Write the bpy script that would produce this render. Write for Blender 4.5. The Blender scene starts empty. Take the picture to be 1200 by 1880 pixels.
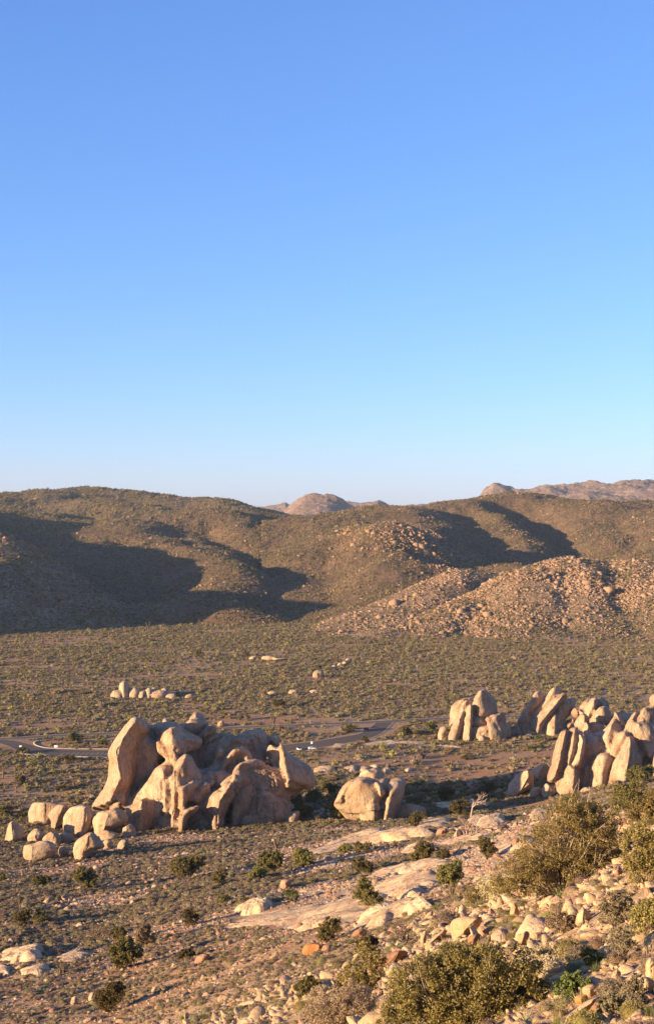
import bpy, bmesh, math, random, time
import numpy as np
from mathutils import Vector, Matrix, Euler
T0 = time.time()
rng = np.random.default_rng(7)
random.seed(7)
SC = bpy.context.scene
COL = SC.collection
R = math.radians

# ------------------------------------------------------------ camera, sky, sun
F = 2400.0                 # focal length in photograph pixels
CX, CY = 600.0, 940.0
cam_d = bpy.data.cameras.new('camera')
cam = bpy.data.objects.new('camera', cam_d); COL.objects.link(cam)
cam.location = (0, 0, 0); cam.rotation_euler = (R(90), 0, 0)
cam_d.sensor_fit = 'VERTICAL'; cam_d.sensor_height = 24.0; cam_d.lens = 24.0 * F / 1880.0
cam_d.clip_start = 0.5; cam_d.clip_end = 60000
SC.camera = cam

SUN_EL = R(9.8)
SUN_TRAVEL = (math.cos(R(29)), math.sin(R(29)))        # horizontal direction the light travels
sun_d = bpy.data.lights.new('sun', 'SUN'); sun_d.energy = 5.0; sun_d.angle = R(0.5); sun_d.color = (1.0, 0.755, 0.46)
sun = bpy.data.objects.new('sun', sun_d); COL.objects.link(sun)
sdir = Vector((SUN_TRAVEL[0] * math.cos(SUN_EL), SUN_TRAVEL[1] * math.cos(SUN_EL), -math.sin(SUN_EL)))
sun.rotation_euler = sdir.to_track_quat('-Z', 'Y').to_euler()
world = bpy.data.worlds.new('World'); SC.world = world; world.use_nodes = True
wn = world.node_tree; wn.nodes.clear()
sky = wn.nodes.new('ShaderNodeTexSky'); sky.sky_type = 'NISHITA'; sky.sun_disc = False
sky.sun_elevation = SUN_EL; sky.sun_rotation = math.atan2(-SUN_TRAVEL[0], -SUN_TRAVEL[1])
sky.altitude = 1300; sky.air_density = 1.0; sky.dust_density = 1.0; sky.ozone_density = 5.0
bg = wn.nodes.new('ShaderNodeBackground'); bg.inputs[1].default_value = 0.122
wo = wn.nodes.new('ShaderNodeOutputWorld')
sp_ = wn.nodes.new('ShaderNodeSeparateColor'); cb_ = wn.nodes.new('ShaderNodeCombineColor'); wn.links.new(sky.outputs[0], sp_.inputs[0])
for _i, (_p, _k) in enumerate(((0.91, 1.12), (0.82, 1.00), (0.62, 1.46))):
    _a = wn.nodes.new('ShaderNodeMath'); _a.operation = 'POWER'; _a.inputs[1].default_value = _p; wn.links.new(sp_.outputs[_i], _a.inputs[0])
    _b = wn.nodes.new('ShaderNodeMath'); _b.operation = 'MULTIPLY'; _b.inputs[1].default_value = _k; wn.links.new(_a.outputs[0], _b.inputs[0]); wn.links.new(_b.outputs[0], cb_.inputs[_i])
wn.links.new(cb_.outputs[0], bg.inputs[0]); wn.links.new(bg.outputs[0], wo.inputs[0])
SC.view_settings.view_transform = 'Standard'; SC.view_settings.look = 'None'
SC.view_settings.exposure = 1.45; SC.view_settings.gamma = 1.0; SC.view_settings.use_curve_mapping = False
SC.cycles.max_bounces = 5; SC.cycles.diffuse_bounces = 2; SC.cycles.glossy_bounces = 1
SC.cycles.transparent_max_bounces = 4; SC.cycles.volume_bounces = 0

# ------------------------------------------------------------ noise
def _hash(ix, iy, iz, s):
    h = (ix * 374761393 + iy * 668265263 + iz * 2147483647 + s * 974634777) & 0xFFFFFFFF
    h = ((h ^ (h >> 13)) * 1274126177) & 0xFFFFFFFF
    h = (h ^ (h >> 16)) & 0xFFFFFFFF
    return h / 4294967295.0 * 2 - 1
def vnoise(x, y, z, s=0):
    x = np.asarray(x, float); y = np.asarray(y, float); z = np.asarray(z, float) + x * 0
    xi = np.floor(x).astype(np.int64); yi = np.floor(y).astype(np.int64); zi = np.floor(z).astype(np.int64)
    fx = x - xi; fy = y - yi; fz = z - zi
    ux = fx * fx * (3 - 2 * fx); uy = fy * fy * (3 - 2 * fy); uz = fz * fz * (3 - 2 * fz)
    def c(a, b, d): return _hash(xi + a, yi + b, zi + d, s)
    x00 = c(0,0,0) * (1 - ux) + c(1,0,0) * ux; x10 = c(0,1,0) * (1 - ux) + c(1,1,0) * ux
    x01 = c(0,0,1) * (1 - ux) + c(1,0,1) * ux; x11 = c(0,1,1) * (1 - ux) + c(1,1,1) * ux
    return (x00 * (1 - uy) + x10 * uy) * (1 - uz) + (x01 * (1 - uy) + x11 * uy) * uz
def fbm(x, y, z=0.0, o=4, s=0, g=0.5):
    a, t, n, f = 1.0, 0.0, 0.0, 1.0
    for k in range(o):
        t = t + a * vnoise(x * f + 17.3 * k, y * f + 5.1 * k, z * f if not np.isscalar(z) else z * f + 3.7 * k, s + k); n += a
        a *= g; f *= 2.03
    return t / n
def ridged(x, y, z=0.0, o=3, s=0):
    a, t, n, f = 1.0, 0.0, 0.0, 1.0
    for k in range(o):
        t = t + a * (1 - 2 * np.abs(vnoise(x * f + 7.1 * k, y * f + 3.3 * k, z * f if not np.isscalar(z) else 0.5, s + k))); n += a
        a *= 0.5; f *= 2.1
    return t / n

# ------------------------------------------------------------ interpolation of surveyed points
class TPS:
    def __init__(self, q, v, smooth=1e-6):
        q = np.asarray(q, float); v = np.asarray(v, float); n = len(q)
        r = np.linalg.norm(q[:, None] - q[None], axis=2)
        K = np.where(r > 0, r * r * np.log(r + 1e-12), 0) + np.eye(n) * smooth
        P = np.hstack([np.ones((n, 1)), q]); A = np.zeros((n + 3, n + 3))
        A[:n, :n] = K; A[:n, n:] = P; A[n:, :n] = P.T
        s = np.linalg.solve(A, np.concatenate([v, np.zeros(3)]))
        self.q, self.w, self.a = q, s[:n], s[n:]
    def __call__(self, x, y):
        x = np.asarray(x, float); y = np.asarray(y, float); sh = x.shape; x = x.ravel(); y = y.ravel()
        out = self.a[0] + self.a[1] * x + self.a[2] * y
        for (qx, qy), w in zip(self.q, self.w):
            r2 = (x - qx) ** 2 + (y - qy) ** 2
            out += w * 0.5 * r2 * np.log(r2 + 1e-20)
        return out.reshape(sh)

def P3(px, py, D):
    return ((px - CX) / F * D, D, (CY - py) / F * D)

PLAIN = -140.0
ground_pts = [
 (0,1880,190),(200,1880,170),(400,1880,125),(550,1880,90),(700,1880,60),(850,1880,48),(1000,1880,40),(1200,1880,33),
 (0,1750,270),(200,1750,250),(400,1750,210),(600,1750,160),(750,1750,110),(900,1750,72),(1050,1750,55),(1200,1750,45),
 (0,1650,380),(200,1650,360),(400,1650,320),(600,1650,270),(800,1650,185),(900,1650,130),(1000,1650,90),(1100,1650,68),(1200,1650,57),
 (0,1570,500),(200,1570,490),(400,1570,455),(600,1570,410),(800,1570,330),(900,1570,265),(1000,1570,185),(1100,1570,108),(1200,1570,78),
 (100,1515,572),(400,1515,560),(600,1515,540),(800,1515,480),(900,1515,430),(1000,1510,345),(1100,1505,210),(1200,1500,125),
 (600,1470,640),(800,1465,640),(1000,1463,600),(1100,1462,520),(1200,1462,330),
 (-300,1880,220),(-300,1700,350),(-300,1570,520),(1500,1880,25),(1500,1700,40),(1500,1500,80),(1500,1430,150),(1400,1425,400),
]
gq, gv = [], []
for px, py, D in ground_pts:
    x, y, z = P3(px, py, D); gq.append((x / y * 4, math.log(y))); gv.append(z)
for u in (-2.2, -1.0, -0.5, 0.0, 0.25, 0.5, 1.2, 2.2):
    for D in (680, 760, 860, 1000, 1300, 1700, 2300, 4000, 9000, 12000):
        if D < 800 and u > 0.8: continue
        gq.append((u, math.log(D))); gv.append(PLAIN + (0 if D < 1000 else (min(D, 1600) - 1000) * 0.012))
for u, D, z in [(-2,6,-3.6),(0,6,-3.4),(1,6,-3.2),(2,6,-3),(-1,14,-7.4),(-1,30,-16),(-1,60,-30),(-1,110,-50),(0,14,-7.2),(0,30,-14.5),(0,50,-23),
                (1,14,-6.8),(1,22,-10),(2,14,-5.2),(2,25,-7.5),(-2.5,14,-7.4),(-2.5,40,-20),(-2.5,100,-42)]:
    gq.append((u, math.log(D))); gv.append(z)
_G = TPS(gq, gv)
def ground_z(x, y):
    x = np.asarray(x, float); y = np.asarray(y, float)
    y1 = np.maximum(y, 4.0)
    z = _G(x / y1 * 4, np.log(y1))
    near = np.clip((560 - y1) / 200, 0, 1)
    # low humps: fade to an almost flat plain
    a = 0.12 + near * np.clip(y1 / 250, 0.1, 1.0) * 1.8
    z = z + a * fbm(x / 26, y / 26, 0, 4, 3)
    z = z + near * np.clip(y1 / 300, 0.2, 1) * 0.55 * ridged(x / 7 + .3 * y / 7, y / 7, 0, 3, 11)
    return z
def ground_hit(px, py, lo=20.0, hi=3000.0, surf=None):
    surf = surf or ground_z
    D = np.exp(np.linspace(math.log(lo), math.log(hi), 900))
    zr = (CY - py) / F * D; zg = surf((px - CX) / F * D, D)
    s = np.where(zr < zg)[0]
    if len(s) == 0: return hi
    i = s[0]
    if i == 0: return D[0]
    a = (zr - zg)[i - 1]; b = (zr - zg)[i]
    return D[i - 1] + (D[i] - D[i - 1]) * a / (a - b)
def on_ground(px, py):
    D = ground_hit(px, py); x = (px - CX) / F * D
    return Vector((x, D, float(ground_z(np.array([x]), np.array([D]))[0])))

# ------------------------------------------------------------ materials
class NT:
    def __init__(self, name):
        self.m = bpy.data.materials.new(name); self.m.use_nodes = True
        self.t = self.m.node_tree; self.t.nodes.clear()
        self.out = self.n('ShaderNodeOutputMaterial'); self.b = self.n('ShaderNodeBsdfPrincipled')
        self.l(self.b.outputs[0], self.out.inputs[0]); self.b.inputs['Roughness'].default_value = 0.9
        self.b.inputs['Specular IOR Level'].default_value = 0.15
        self.geo = self.n('ShaderNodeNewGeometry')
    def n(self, t, **k):
        o = self.t.nodes.new(t)
        for a, v in k.items(): setattr(o, a, v)
        return o
    def l(self, a, b): self.t.links.new(a, b)
    def noise(self, scale, detail=4, rough=0.55, src=None, stretch=None, dist=0.0):
        src = src or self.geo.outputs['Position']
        mp = self.n('ShaderNodeVectorMath', operation='MULTIPLY'); self.l(src, mp.inputs[0])
        s = stretch or (1, 1, 1); mp.inputs[1].default_value = [scale * q for q in s]
        nz = self.n('ShaderNodeTexNoise'); nz.inputs['Scale'].default_value = 1.0; nz.inputs['Detail'].default_value = detail
        nz.inputs['Roughness'].default_value = rough; nz.inputs['Distortion'].default_value = dist
        self.l(mp.outputs[0], nz.inputs['Vector']); return nz.outputs['Fac']
    def voro(self, scale, feature='F1', src=None):
        src = src or self.geo.outputs['Position']
        v = self.n('ShaderNodeTexVoronoi', feature=feature); v.inputs['Scale'].default_value = scale
        self.l(src, v.inputs['Vector']); return v
    def ramp(self, fac, stops):
        r = self.n('ShaderNodeValToRGB'); e = r.color_ramp.elements
        while len(e) > 1: e.remove(e[0])
        e[0].position = stops[0][0]; e[0].color = (*stops[0][1], 1) if not np.isscalar(stops[0][1]) else (stops[0][1],) * 3 + (1,)
        for p, c in stops[1:]:
            q = e.new(p); q.color = (*c, 1) if not np.isscalar(c) else (c, c, c, 1)
        self.l(fac, r.inputs[0]); return r.outputs[0]
    def mix(self, fac, a, b, mode='MIX'):
        m = self.n('ShaderNodeMix', data_type='RGBA', blend_type=mode)
        for s, v in ((0, fac), (6, a), (7, b)):
            if hasattr(v, 'is_output') or hasattr(v, 'links'): self.l(v, m.inputs[s])
            elif s == 0: m.inputs[0].default_value = v
            else: m.inputs[s].default_value = (*v, 1)
        return m.outputs[2]
    def math(self, op, a, b=None):
        m = self.n('ShaderNodeMath', operation=op)
        for i, v in enumerate((a, b)):
            if v is None: continue
            if hasattr(v, 'links'): self.l(v, m.inputs[i])
            else: m.inputs[i].default_value = v
        return m.outputs[0]
    def bump(self, h, dist, strength=1.0, prev=None):
        b = self.n('ShaderNodeBump'); b.inputs['Strength'].default_value = strength; b.inputs['Distance'].default_value = dist
        self.l(h, b.inputs['Height'])
        if prev: self.l(prev, b.inputs['Normal'])
        return b.outputs[0]
    def done(self, col, nrm=None, rough=None):
        if hasattr(col, 'links'): self.l(col, self.b.inputs['Base Color'])
        else: self.b.inputs['Base Color'].default_value = (*col, 1)
        if nrm: self.l(nrm, self.b.inputs['Normal'])
        if rough is not None: self.b.inputs['Roughness'].default_value = rough
        return self.m

def rock_mat(name, pale, mid, dark, scale=1.0, varn=0.5, bumpd=0.5):
    t = NT(name)
    big = t.noise(0.035 * scale, 5, 0.6); med = t.noise(0.16 * scale, 6, 0.65, dist=0.6); fine = t.noise(1.3 * scale, 5, 0.7)
    c = t.ramp(big, [(0.32, mid), (0.62, pale)])
    tone = t.noise(0.07 * scale, 3, 0.5, dist=1.0); c = t.mix(t.ramp(tone, [(0.52, 0.0), (0.66, varn * .8)]), c, (mid[0] * 1.05, mid[1] * .82, mid[2] * .62))
    streak = t.noise(0.45 * scale, 5, 0.7, stretch=(1, 1, 0.16))
    c = t.mix(t.ramp(streak, [(0.50, 0.0), (0.68, varn)]), c, dark)
    c = t.mix(t.ramp(med, [(0.55, 0.0), (0.68, varn)]), c, dark)
    c = t.mix(t.ramp(fine, [(0.35, 0.4), (0.6, 0.0)]), c, tuple(q * 0.5 for q in mid))
    obj = t.n('ShaderNodeObjectInfo')
    hue = t.n('ShaderNodeHueSaturation'); t.l(c, hue.inputs['Color'])
    t.l(t.math('ADD', t.math('MULTIPLY', obj.outputs['Random'], 0.28), 0.86), hue.inputs['Value'])
    h1 = t.bump(med, bumpd * 2.2 / scale, 0.8)
    wv = t.n('ShaderNodeVectorMath', operation='MULTIPLY_ADD'); wv.inputs[1].default_value = (1, 1, 0.45)
    nzv = t.n('ShaderNodeTexNoise'); nzv.inputs['Scale'].default_value = 0.12 * scale; t.l(t.geo.outputs['Position'], nzv.inputs['Vector'])
    sc_ = t.n('ShaderNodeVectorMath', operation='SCALE'); t.l(nzv.outputs['Color'], sc_.inputs[0]); sc_.inputs['Scale'].default_value = 14.0 / scale
    t.l(t.geo.outputs['Position'], wv.inputs[0]); t.l(sc_.outputs[0], wv.inputs[2])
    cr = t.voro(0.055 * scale, 'DISTANCE_TO_EDGE', wv.outputs[0])
    crk = t.ramp(cr.outputs['Distance'], [(0.0, 0.0), (0.018, 1.0)])
    h1 = t.bump(crk, bumpd * 0.5 / scale, 0.5, h1)
    h2 = t.bump(fine, bumpd * 0.7 / scale, 0.9, h1)
    return t.done(hue.outputs[0], h2, 0.92)
M = {}
M['rock'] = rock_mat('monzogranite', (0.50, 0.35, 0.23), (0.41, 0.265, 0.168), (0.21, 0.12, 0.072), 1.0, 0.8, 0.9)
M['rock_pale'] = rock_mat('pale_granite', (0.51, 0.36, 0.235), (0.42, 0.28, 0.175), (0.25, 0.145, 0.09), 1.2, 0.65, 0.8)
M['pavement'] = rock_mat('bare_granite', (0.70, 0.47, 0.30), (0.60, 0.38, 0.24), (0.40, 0.24, 0.15), 1.6, 0.5, 0.5)
M['rock_near'] = rock_mat('tan_rock', (0.50, 0.345, 0.20), (0.41, 0.265, 0.145), (0.22, 0.12, 0.065), 9.0, 0.6, 0.5)
M['rock_orange'] = rock_mat('rust_rock', (0.50, 0.22, 0.08), (0.42, 0.18, 0.07), (0.2, 0.09, 0.05), 5.0, 0.4, 0.5)
M['rock_brown'] = rock_mat('brown_rock', (0.30, 0.16, 0.09), (0.24, 0.13, 0.08), (0.14, 0.08, 0.05), 5.0, 0.4, 0.5)
M['rock_hill'] = rock_mat('hill_rock', (0.33, 0.205, 0.12), (0.26, 0.155, 0.09), (0.14, 0.08, 0.05), 0.8, 0.5, 0.5)
M['rock_knoll'] = rock_mat('knoll_rock', (0.36, 0.23, 0.14), (0.28, 0.17, 0.10), (0.18, 0.10, 0.065), 0.8, 0.5, 0.5)
M['rock_red'] = rock_mat('red_brown_rock', (0.42, 0.24, 0.15), (0.34, 0.18, 0.11), (0.18, 0.09, 0.06), 1.0, 0.5, 0.5)

def pavement_mat():
    t = NT('bare_granite_with_grit')
    big = t.noise(0.10, 5, 0.6); med = t.noise(0.35, 6, 0.7, dist=.5); fine = t.noise(2.2, 5, 0.7)
    c = t.ramp(big, [(0.35, (0.58, 0.37, 0.20)), (0.6, (0.72, 0.49, 0.28))])
    c = t.mix(t.ramp(med, [(0.42, 0.7), (0.52, 0.0)]), c, (0.33, 0.19, 0.11))
    c = t.mix(t.ramp(fine, [(0.36, 0.6), (0.5, 0.0)]), c, (0.28, 0.17, 0.10))
    nr = t.bump(med, 1.1, .8); nr = t.bump(fine, .25, .9, nr); return t.done(c, nr, .95)
def ground_mat():
    t = NT('desert_soil')
    sep = t.n('ShaderNodeSeparateXYZ'); t.l(t.geo.outputs['Position'], sep.inputs[0])
    big = t.noise(0.012, 4, 0.6, stretch=(1, 0.6, 1)); med = t.noise(0.11, 5, 0.65); fine = t.noise(1.1, 5, 0.7); vf = t.noise(5.5, 4, 0.7)
    c = t.ramp(big, [(0.35, (0.42, 0.175, 0.072)), (0.5, (0.46, 0.23, 0.10)), (0.65, (0.49, 0.295, 0.145))])
    c = t.mix(t.ramp(med, [(0.4, 0.0), (0.62, 0.6)]), c, (0.46, 0.29, 0.17))
    # tan scree on the near slope
    nearm = t.math('SUBTRACT', 1.0, t.math('DIVIDE', sep.outputs['Y'], 330.0))
    nm = t.math('ADD', nearm, t.math('MULTIPLY', t.math('SUBTRACT', med, 0.5), 0.8))
    c = t.mix(t.ramp(nm, [(0.3, 0.0), (0.65, 0.8)]), c, (0.56, 0.365, 0.19))
    def gs(v, c0, w): return t.math('POWER', t.math('ABSOLUTE', t.math('DIVIDE', t.math('SUBTRACT', v, c0), w)), 2.0)
    g1 = t.math('EXPONENT', t.math('MULTIPLY', t.math('ADD', gs(sep.outputs['X'], 22, 42), gs(sep.outputs['Y'], 300, 120)), -1.0))
    g2 = t.math('EXPONENT', t.math('MULTIPLY', t.math('ADD', gs(sep.outputs['X'], 45, 30), gs(sep.outputs['Y'], 200, 90)), -1.0))
    gm = t.math('ADD', t.math('MAXIMUM', g1, t.math('MULTIPLY', g2, .8)), t.math('MULTIPLY', t.math('SUBTRACT', med, 0.5), 1.6))
    c = t.mix(t.ramp(gm, [(0.42, 0.0), (0.62, 0.9)]), c, (0.62, 0.42, 0.26))
    # plant litter and low grey herbs between the shrubs
    c = t.mix(t.ramp(fine, [(0.48, 0.0), (0.64, 0.65)]), c, (0.15, 0.105, 0.062))
    c = t.mix(t.ramp(vf, [(0.42, 0.35), (0.62, 0.0)]), c, (0.16, 0.09, 0.05))
    nr = t.bump(fine, 0.5, 0.7); nr = t.bump(vf, 0.12, 0.8, nr)
    return t.done(c, nr, 0.95)
M['ground'] = ground_mat(); M['pavement'] = pavement_mat()

def hill_mat(name, soilc, grass, rockc, rocky):
    t = NT(name)
    big = t.noise(0.008, 5, 0.6); med = t.noise(0.035, 6, 0.65); fine = t.noise(0.22, 5, 0.7); sp = t.noise(0.55, 3, 0.6)
    c = t.ramp(big, [(0.35, soilc), (0.65, grass)])
    c = t.mix(t.ramp(med, [(0.45, 0.0), (0.62, rocky)]), c, rockc)
    c = t.mix(t.ramp(fine, [(0.45, 0.0), (0.62, 0.75)]), c, tuple(q * 0.35 for q in grass))
    c = t.mix(t.ramp(sp, [(0.60, 0.0), (0.72, 0.6 * rocky + .1)]), c, tuple(min(q * 1.5, .6) for q in rockc))
    nr = t.bump(fine, 3.0, 0.9); nr = t.bump(sp, 1.2, 0.8, nr)
    return t.done(c, nr, 0.95)
M['hill_grass'] = hill_mat('hill_scrub', (0.165, 0.098, 0.056), (0.12, 0.08, 0.044), (0.24, 0.15, 0.09), 0.5)
M['hill_back'] = hill_mat('hill_scrub_dark', (0.165, 0.105, 0.058), (0.125, 0.09, 0.045), (0.20, 0.125, 0.075), 0.4)
M['hill_rocky'] = hill_mat('hill_boulders', (0.27, 0.165, 0.095), (0.19, 0.135, 0.07), (0.38, 0.24, 0.145), 0.8)
def far_mat():
    t = NT('far_mountain_rock')
    med = t.noise(0.006, 7, 0.7); fine = t.noise(0.03, 6, 0.75)
    c = t.ramp(med, [(0.38, (0.24, 0.145, 0.11)), (0.62, (0.42, 0.27, 0.19))])
    c = t.mix(t.ramp(fine, [(0.45, 0.5), (0.6, 0.0)]), c, (0.12, 0.085, 0.06))
    nr = t.bump(fine, 25, 1.0); return t.done(c, nr, 0.95)
M['far'] = far_mat()

def plain_mat(name, col, var=0.25, rough=0.85, sc=2.0, b=0.02, sp=0.15):
    t = NT(name); n = t.noise(sc, 4, 0.6)
    c = t.ramp(n, [(0.3, tuple(q * (1 - var) for q in col)), (0.7, tuple(min(1, q * (1 + var)) for q in col))])
    t.b.inputs['Specular IOR Level'].default_value = sp
    return t.done(c, t.bump(n, b, 0.5), rough)
M['asphalt'] = plain_mat('asphalt', (0.135, 0.098, 0.075), 0.2, 0.95, 0.5, 0.02, 0.03)
M['shoulder'] = plain_mat('sandy_shoulder', (0.36, 0.235, 0.145), 0.25, 0.95, 0.4)
M['kerb'] = plain_mat('concrete_kerb', (0.34, 0.26, 0.185), 0.2)
M['paint'] = plain_mat('road_paint', (0.72, 0.68, 0.6), 0.1)
M['paint_yellow'] = plain_mat('yellow_road_paint', (0.6, 0.4, 0.08), 0.1)
M['bark'] = plain_mat('juniper_bark', (0.34, 0.26, 0.18), 0.4, 0.95, 12, 0.02)
M['deadwood'] = plain_mat('dead_wood', (0.36, 0.25, 0.18), 0.3, 0.9, 9, 0.02)
M['bark_dark'] = plain_mat('dark_bark', (0.15, 0.10, 0.07), 0.4, 0.95, 6, 0.02)
def leaf_mat(name, a, b, tr=0.28):
    t = NT(name); obj = t.n('ShaderNodeObjectInfo')
    at = t.n('ShaderNodeAttribute'); at.attribute_name = 'tint'
    n = t.noise(0.9, 3, 0.6)
    f = t.math('ADD', t.math('MULTIPLY', at.outputs['Fac'], 0.55), t.math('MULTIPLY', n, 0.45))
    c = t.ramp(f, [(0.15, a), (0.8, b)])
    hue = t.n('ShaderNodeHueSaturation'); t.l(c, hue.inputs['Color'])
    t.l(t.math('ADD', t.math('MULTIPLY', obj.outputs['Random'], 0.5), 0.75), hue.inputs['Value'])
    t.l(t.math('ADD', t.math('MULTIPLY', obj.outputs['Random'], 0.04), 0.48), hue.inputs['Hue'])
    t.b.inputs['Specular IOR Level'].default_value = 0.1
    d = t.n('ShaderNodeBsdfTranslucent'); t.l(hue.outputs[0], d.inputs[0])
    mx = t.n('ShaderNodeMixShader'); mx.inputs[0].default_value = tr
    t.done(hue.outputs[0], None, 0.8)
    t.l(t.b.outputs[0], mx.inputs[1]); t.l(d.outputs[0], mx.inputs[2]); t.l(mx.outputs[0], t.out.inputs[0])
    return t.m
M['leaf_olive'] = leaf_mat('olive_foliage', (0.15, 0.12, 0.038), (0.38, 0.30, 0.10))
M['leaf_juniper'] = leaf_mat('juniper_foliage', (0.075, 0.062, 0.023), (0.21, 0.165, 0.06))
M['leaf_mixed'] = leaf_mat('yellow_juniper_foliage', (0.11, 0.09, 0.03), (0.36, 0.285, 0.09))  # yellower olive mix for the widest juniper bush
M['leaf_green'] = leaf_mat('green_foliage', (0.08, 0.10, 0.028), (0.20, 0.21, 0.06))
M['leaf_sage'] = leaf_mat('grey_sage_foliage', (0.14, 0.108, 0.064), (0.32, 0.25, 0.145))
M['leaf_dry'] = leaf_mat('dry_straw_foliage', (0.34, 0.26, 0.145), (0.55, 0.43, 0.25))
M['leaf_brown'] = leaf_mat('brown_twigs', (0.16, 0.105, 0.06), (0.32, 0.22, 0.13))
M['leaf_joshua'] = leaf_mat('joshua_leaves', (0.12, 0.11, 0.035), (0.25, 0.21, 0.08))

# ------------------------------------------------------------ object helpers
def mesh_obj(name, verts, faces, mat, parent=None, smooth=True, link=True):
    me = bpy.data.meshes.new(name)
    verts = np.asarray(verts, np.float32)
    if isinstance(faces, np.ndarray) and faces.ndim == 2:
        k = faces.shape[1]; me.vertices.add(len(verts)); me.vertices.foreach_set('co', verts.ravel())
        me.loops.add(faces.size); me.loops.foreach_set('vertex_index', faces.ravel().astype(np.int32))
        me.polygons.add(len(faces)); me.polygons.foreach_set('loop_start', np.arange(0, faces.size, k, dtype=np.int32))
        me.polygons.foreach_set('loop_total', np.full(len(faces), k, np.int32)); me.update(calc_edges=True)
    else:
        me.from_pydata([tuple(v) for v in verts], [], faces); me.update()
    if smooth: me.polygons.foreach_set('use_smooth', np.ones(len(me.polygons), bool))
    if mat: me.materials.append(mat)
    o = bpy.data.objects.new(name, me)
    if link: COL.objects.link(o)
    if parent: o.parent = parent
    return o
def tag(o, label=None, cat=None, group=None, kind=None):
    if label: o['label'] = label
    if cat: o['category'] = cat
    if group: o['group'] = group
    if kind: o['kind'] = kind
    return o
def empty(name, loc, label, cat, group=None, rz=0):
    o = bpy.data.objects.new(name, None); COL.objects.link(o); o.location = loc; o.rotation_euler = (0, 0, rz)
    o.empty_display_size = 0.5
    return tag(o, label, cat, group)
def grid_faces(nr, nc):
    i = np.arange((nr - 1) * (nc - 1)); r = i // (nc - 1); c = i % (nc - 1); a = r * nc + c
    return np.stack([a, a + 1, a + nc + 1, a + nc], 1)

# ------------------------------------------------------------ ground
def fan(rows_D, us, zf, name, mat, keep=None):
    Dg, Ug = np.meshgrid(rows_D, us, indexing='ij'); X = Dg * Ug; Y = Dg
    Z = zf(X, Y); fc = grid_faces(len(rows_D), len(us))
    V = np.stack([X.ravel(), Y.ravel(), Z.ravel()], 1)
    if keep is not None:
        k = keep(X, Y, Z).ravel(); kf = k[fc].any(axis=1); fc = fc[kf]
        used = np.unique(fc); rm = np.full(len(V), -1); rm[used] = np.arange(len(used)); V = V[used]; fc = rm[fc]
    return mesh_obj(name, V, fc, mat)
uu = np.concatenate([np.linspace(-1.0, -0.30, 60)[:-1], np.linspace(-0.30, 0.30, 460), np.linspace(0.30, 1.0, 50)[1:]])
rows = np.concatenate([np.exp(np.linspace(math.log(6.5), math.log(30), 36))[:-1], np.exp(np.linspace(math.log(30), math.log(600), 470))[:-1],
                       np.exp(np.linspace(math.log(600), math.log(1800), 160))[:-1], np.exp(np.linspace(math.log(1800), math.log(11000), 30))])
g = fan(rows, uu, ground_z, 'ground', M['ground']); tag(g, kind='structure')

# ------------------------------------------------------------ hills
HILLS = {}
def hill(name, pts, mat, urange, drange, nu, nd, relief, rscale, seed, carves=(), soft=1e-4, lower=45, drop=0.0):
    q, v = [], []
    for px, py, D in pts:
        x, y, z = P3(px, py, D); q.append((x / 300, y / 300)); v.append(z)
    # the foot of the hill dips below the plain all round the survey
    u0, u1 = urange; d0, d1 = drange
    per = [(u, d0) for u in np.linspace(u0, u1, 7)] + [(u, d1) for u in np.linspace(u0, u1, 7)]
    for u, d in per:
        q.append((u * d / 300, d / 300)); v.append(PLAIN - lower)
    t = TPS(q, v, soft)
    def zf(X, Y):
        z = t(X / 300, Y / 300)
        h = np.clip((z - PLAIN) / 60, 0, 1)
        n = ridged(X / rscale, Y / rscale * 0.8, 0, 4, seed) * 0.6 + fbm(X / rscale * 1.7, Y / rscale * 1.7, 0, 5, seed + 9) * 0.7
        for path, dep, wid in carves:
            W = [P3(*q)[:2] for q in path]; dd = np.full(np.shape(z), 1e9); Xw = X + 18 * fbm(X / 90, Y / 90, 0, 3, 4); Yw = Y + 18 * fbm(X / 90 + 9, Y / 90, 0, 3, 4)
            for a, b in zip(W[:-1], W[1:]):
                ab = np.array(b) - a; L2 = ab @ ab; tt = np.clip(((Xw - a[0]) * ab[0] + (Yw - a[1]) * ab[1]) / L2, 0, 1)
                dd = np.minimum(dd, np.hypot(Xw - a[0] - tt * ab[0], Yw - a[1] - tt * ab[1]))
            z = z - dep * np.exp(-(dd / wid) ** 1.4) + dep * .12 * np.exp(-((dd - 2.0 * wid) / wid) ** 2)
        n2 = ridged(X / 34, Y / 34, 0, 3, seed + 3)
        return z + (relief * n + 2.8 * n2) * (0.15 + 0.85 * h) - drop * h
    def keep(X, Y, Z): return Z > ground_z(X, Y) - 4
    o = fan(np.linspace(d0, d1, nd), np.linspace(u0, u1, nu), zf, name, mat, keep)
    HILLS[name if name not in HILLS else name + str(len(HILLS))] = (zf, urange, drange)
    return tag(o, kind='structure'), zf
_, zA = hill('rocky_hill', [(-400,900,1950),(-250,930,1850),(-150,955,1800),(-60,975,1790),(0,986,1780),(50,1000,1785),(100,1030,1780),(150,1068,1750),(200,1100,1700),(250,1132,1630),
    (-300,1172,1440),(-100,1170,1455),(0,1166,1475),(100,1163,1490),(200,1156,1510),(280,1152,1545),(20,1070,1630),(100,1100,1620),(-150,1060,1620),
    (-300,1000,2300),(0,1080,2150),(120,1110,2050),(240,1140,1850)],
    M['hill_rocky'], (-0.45, -0.10), (1380, 2400), 200, 190, 7, 90, 21)
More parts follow.
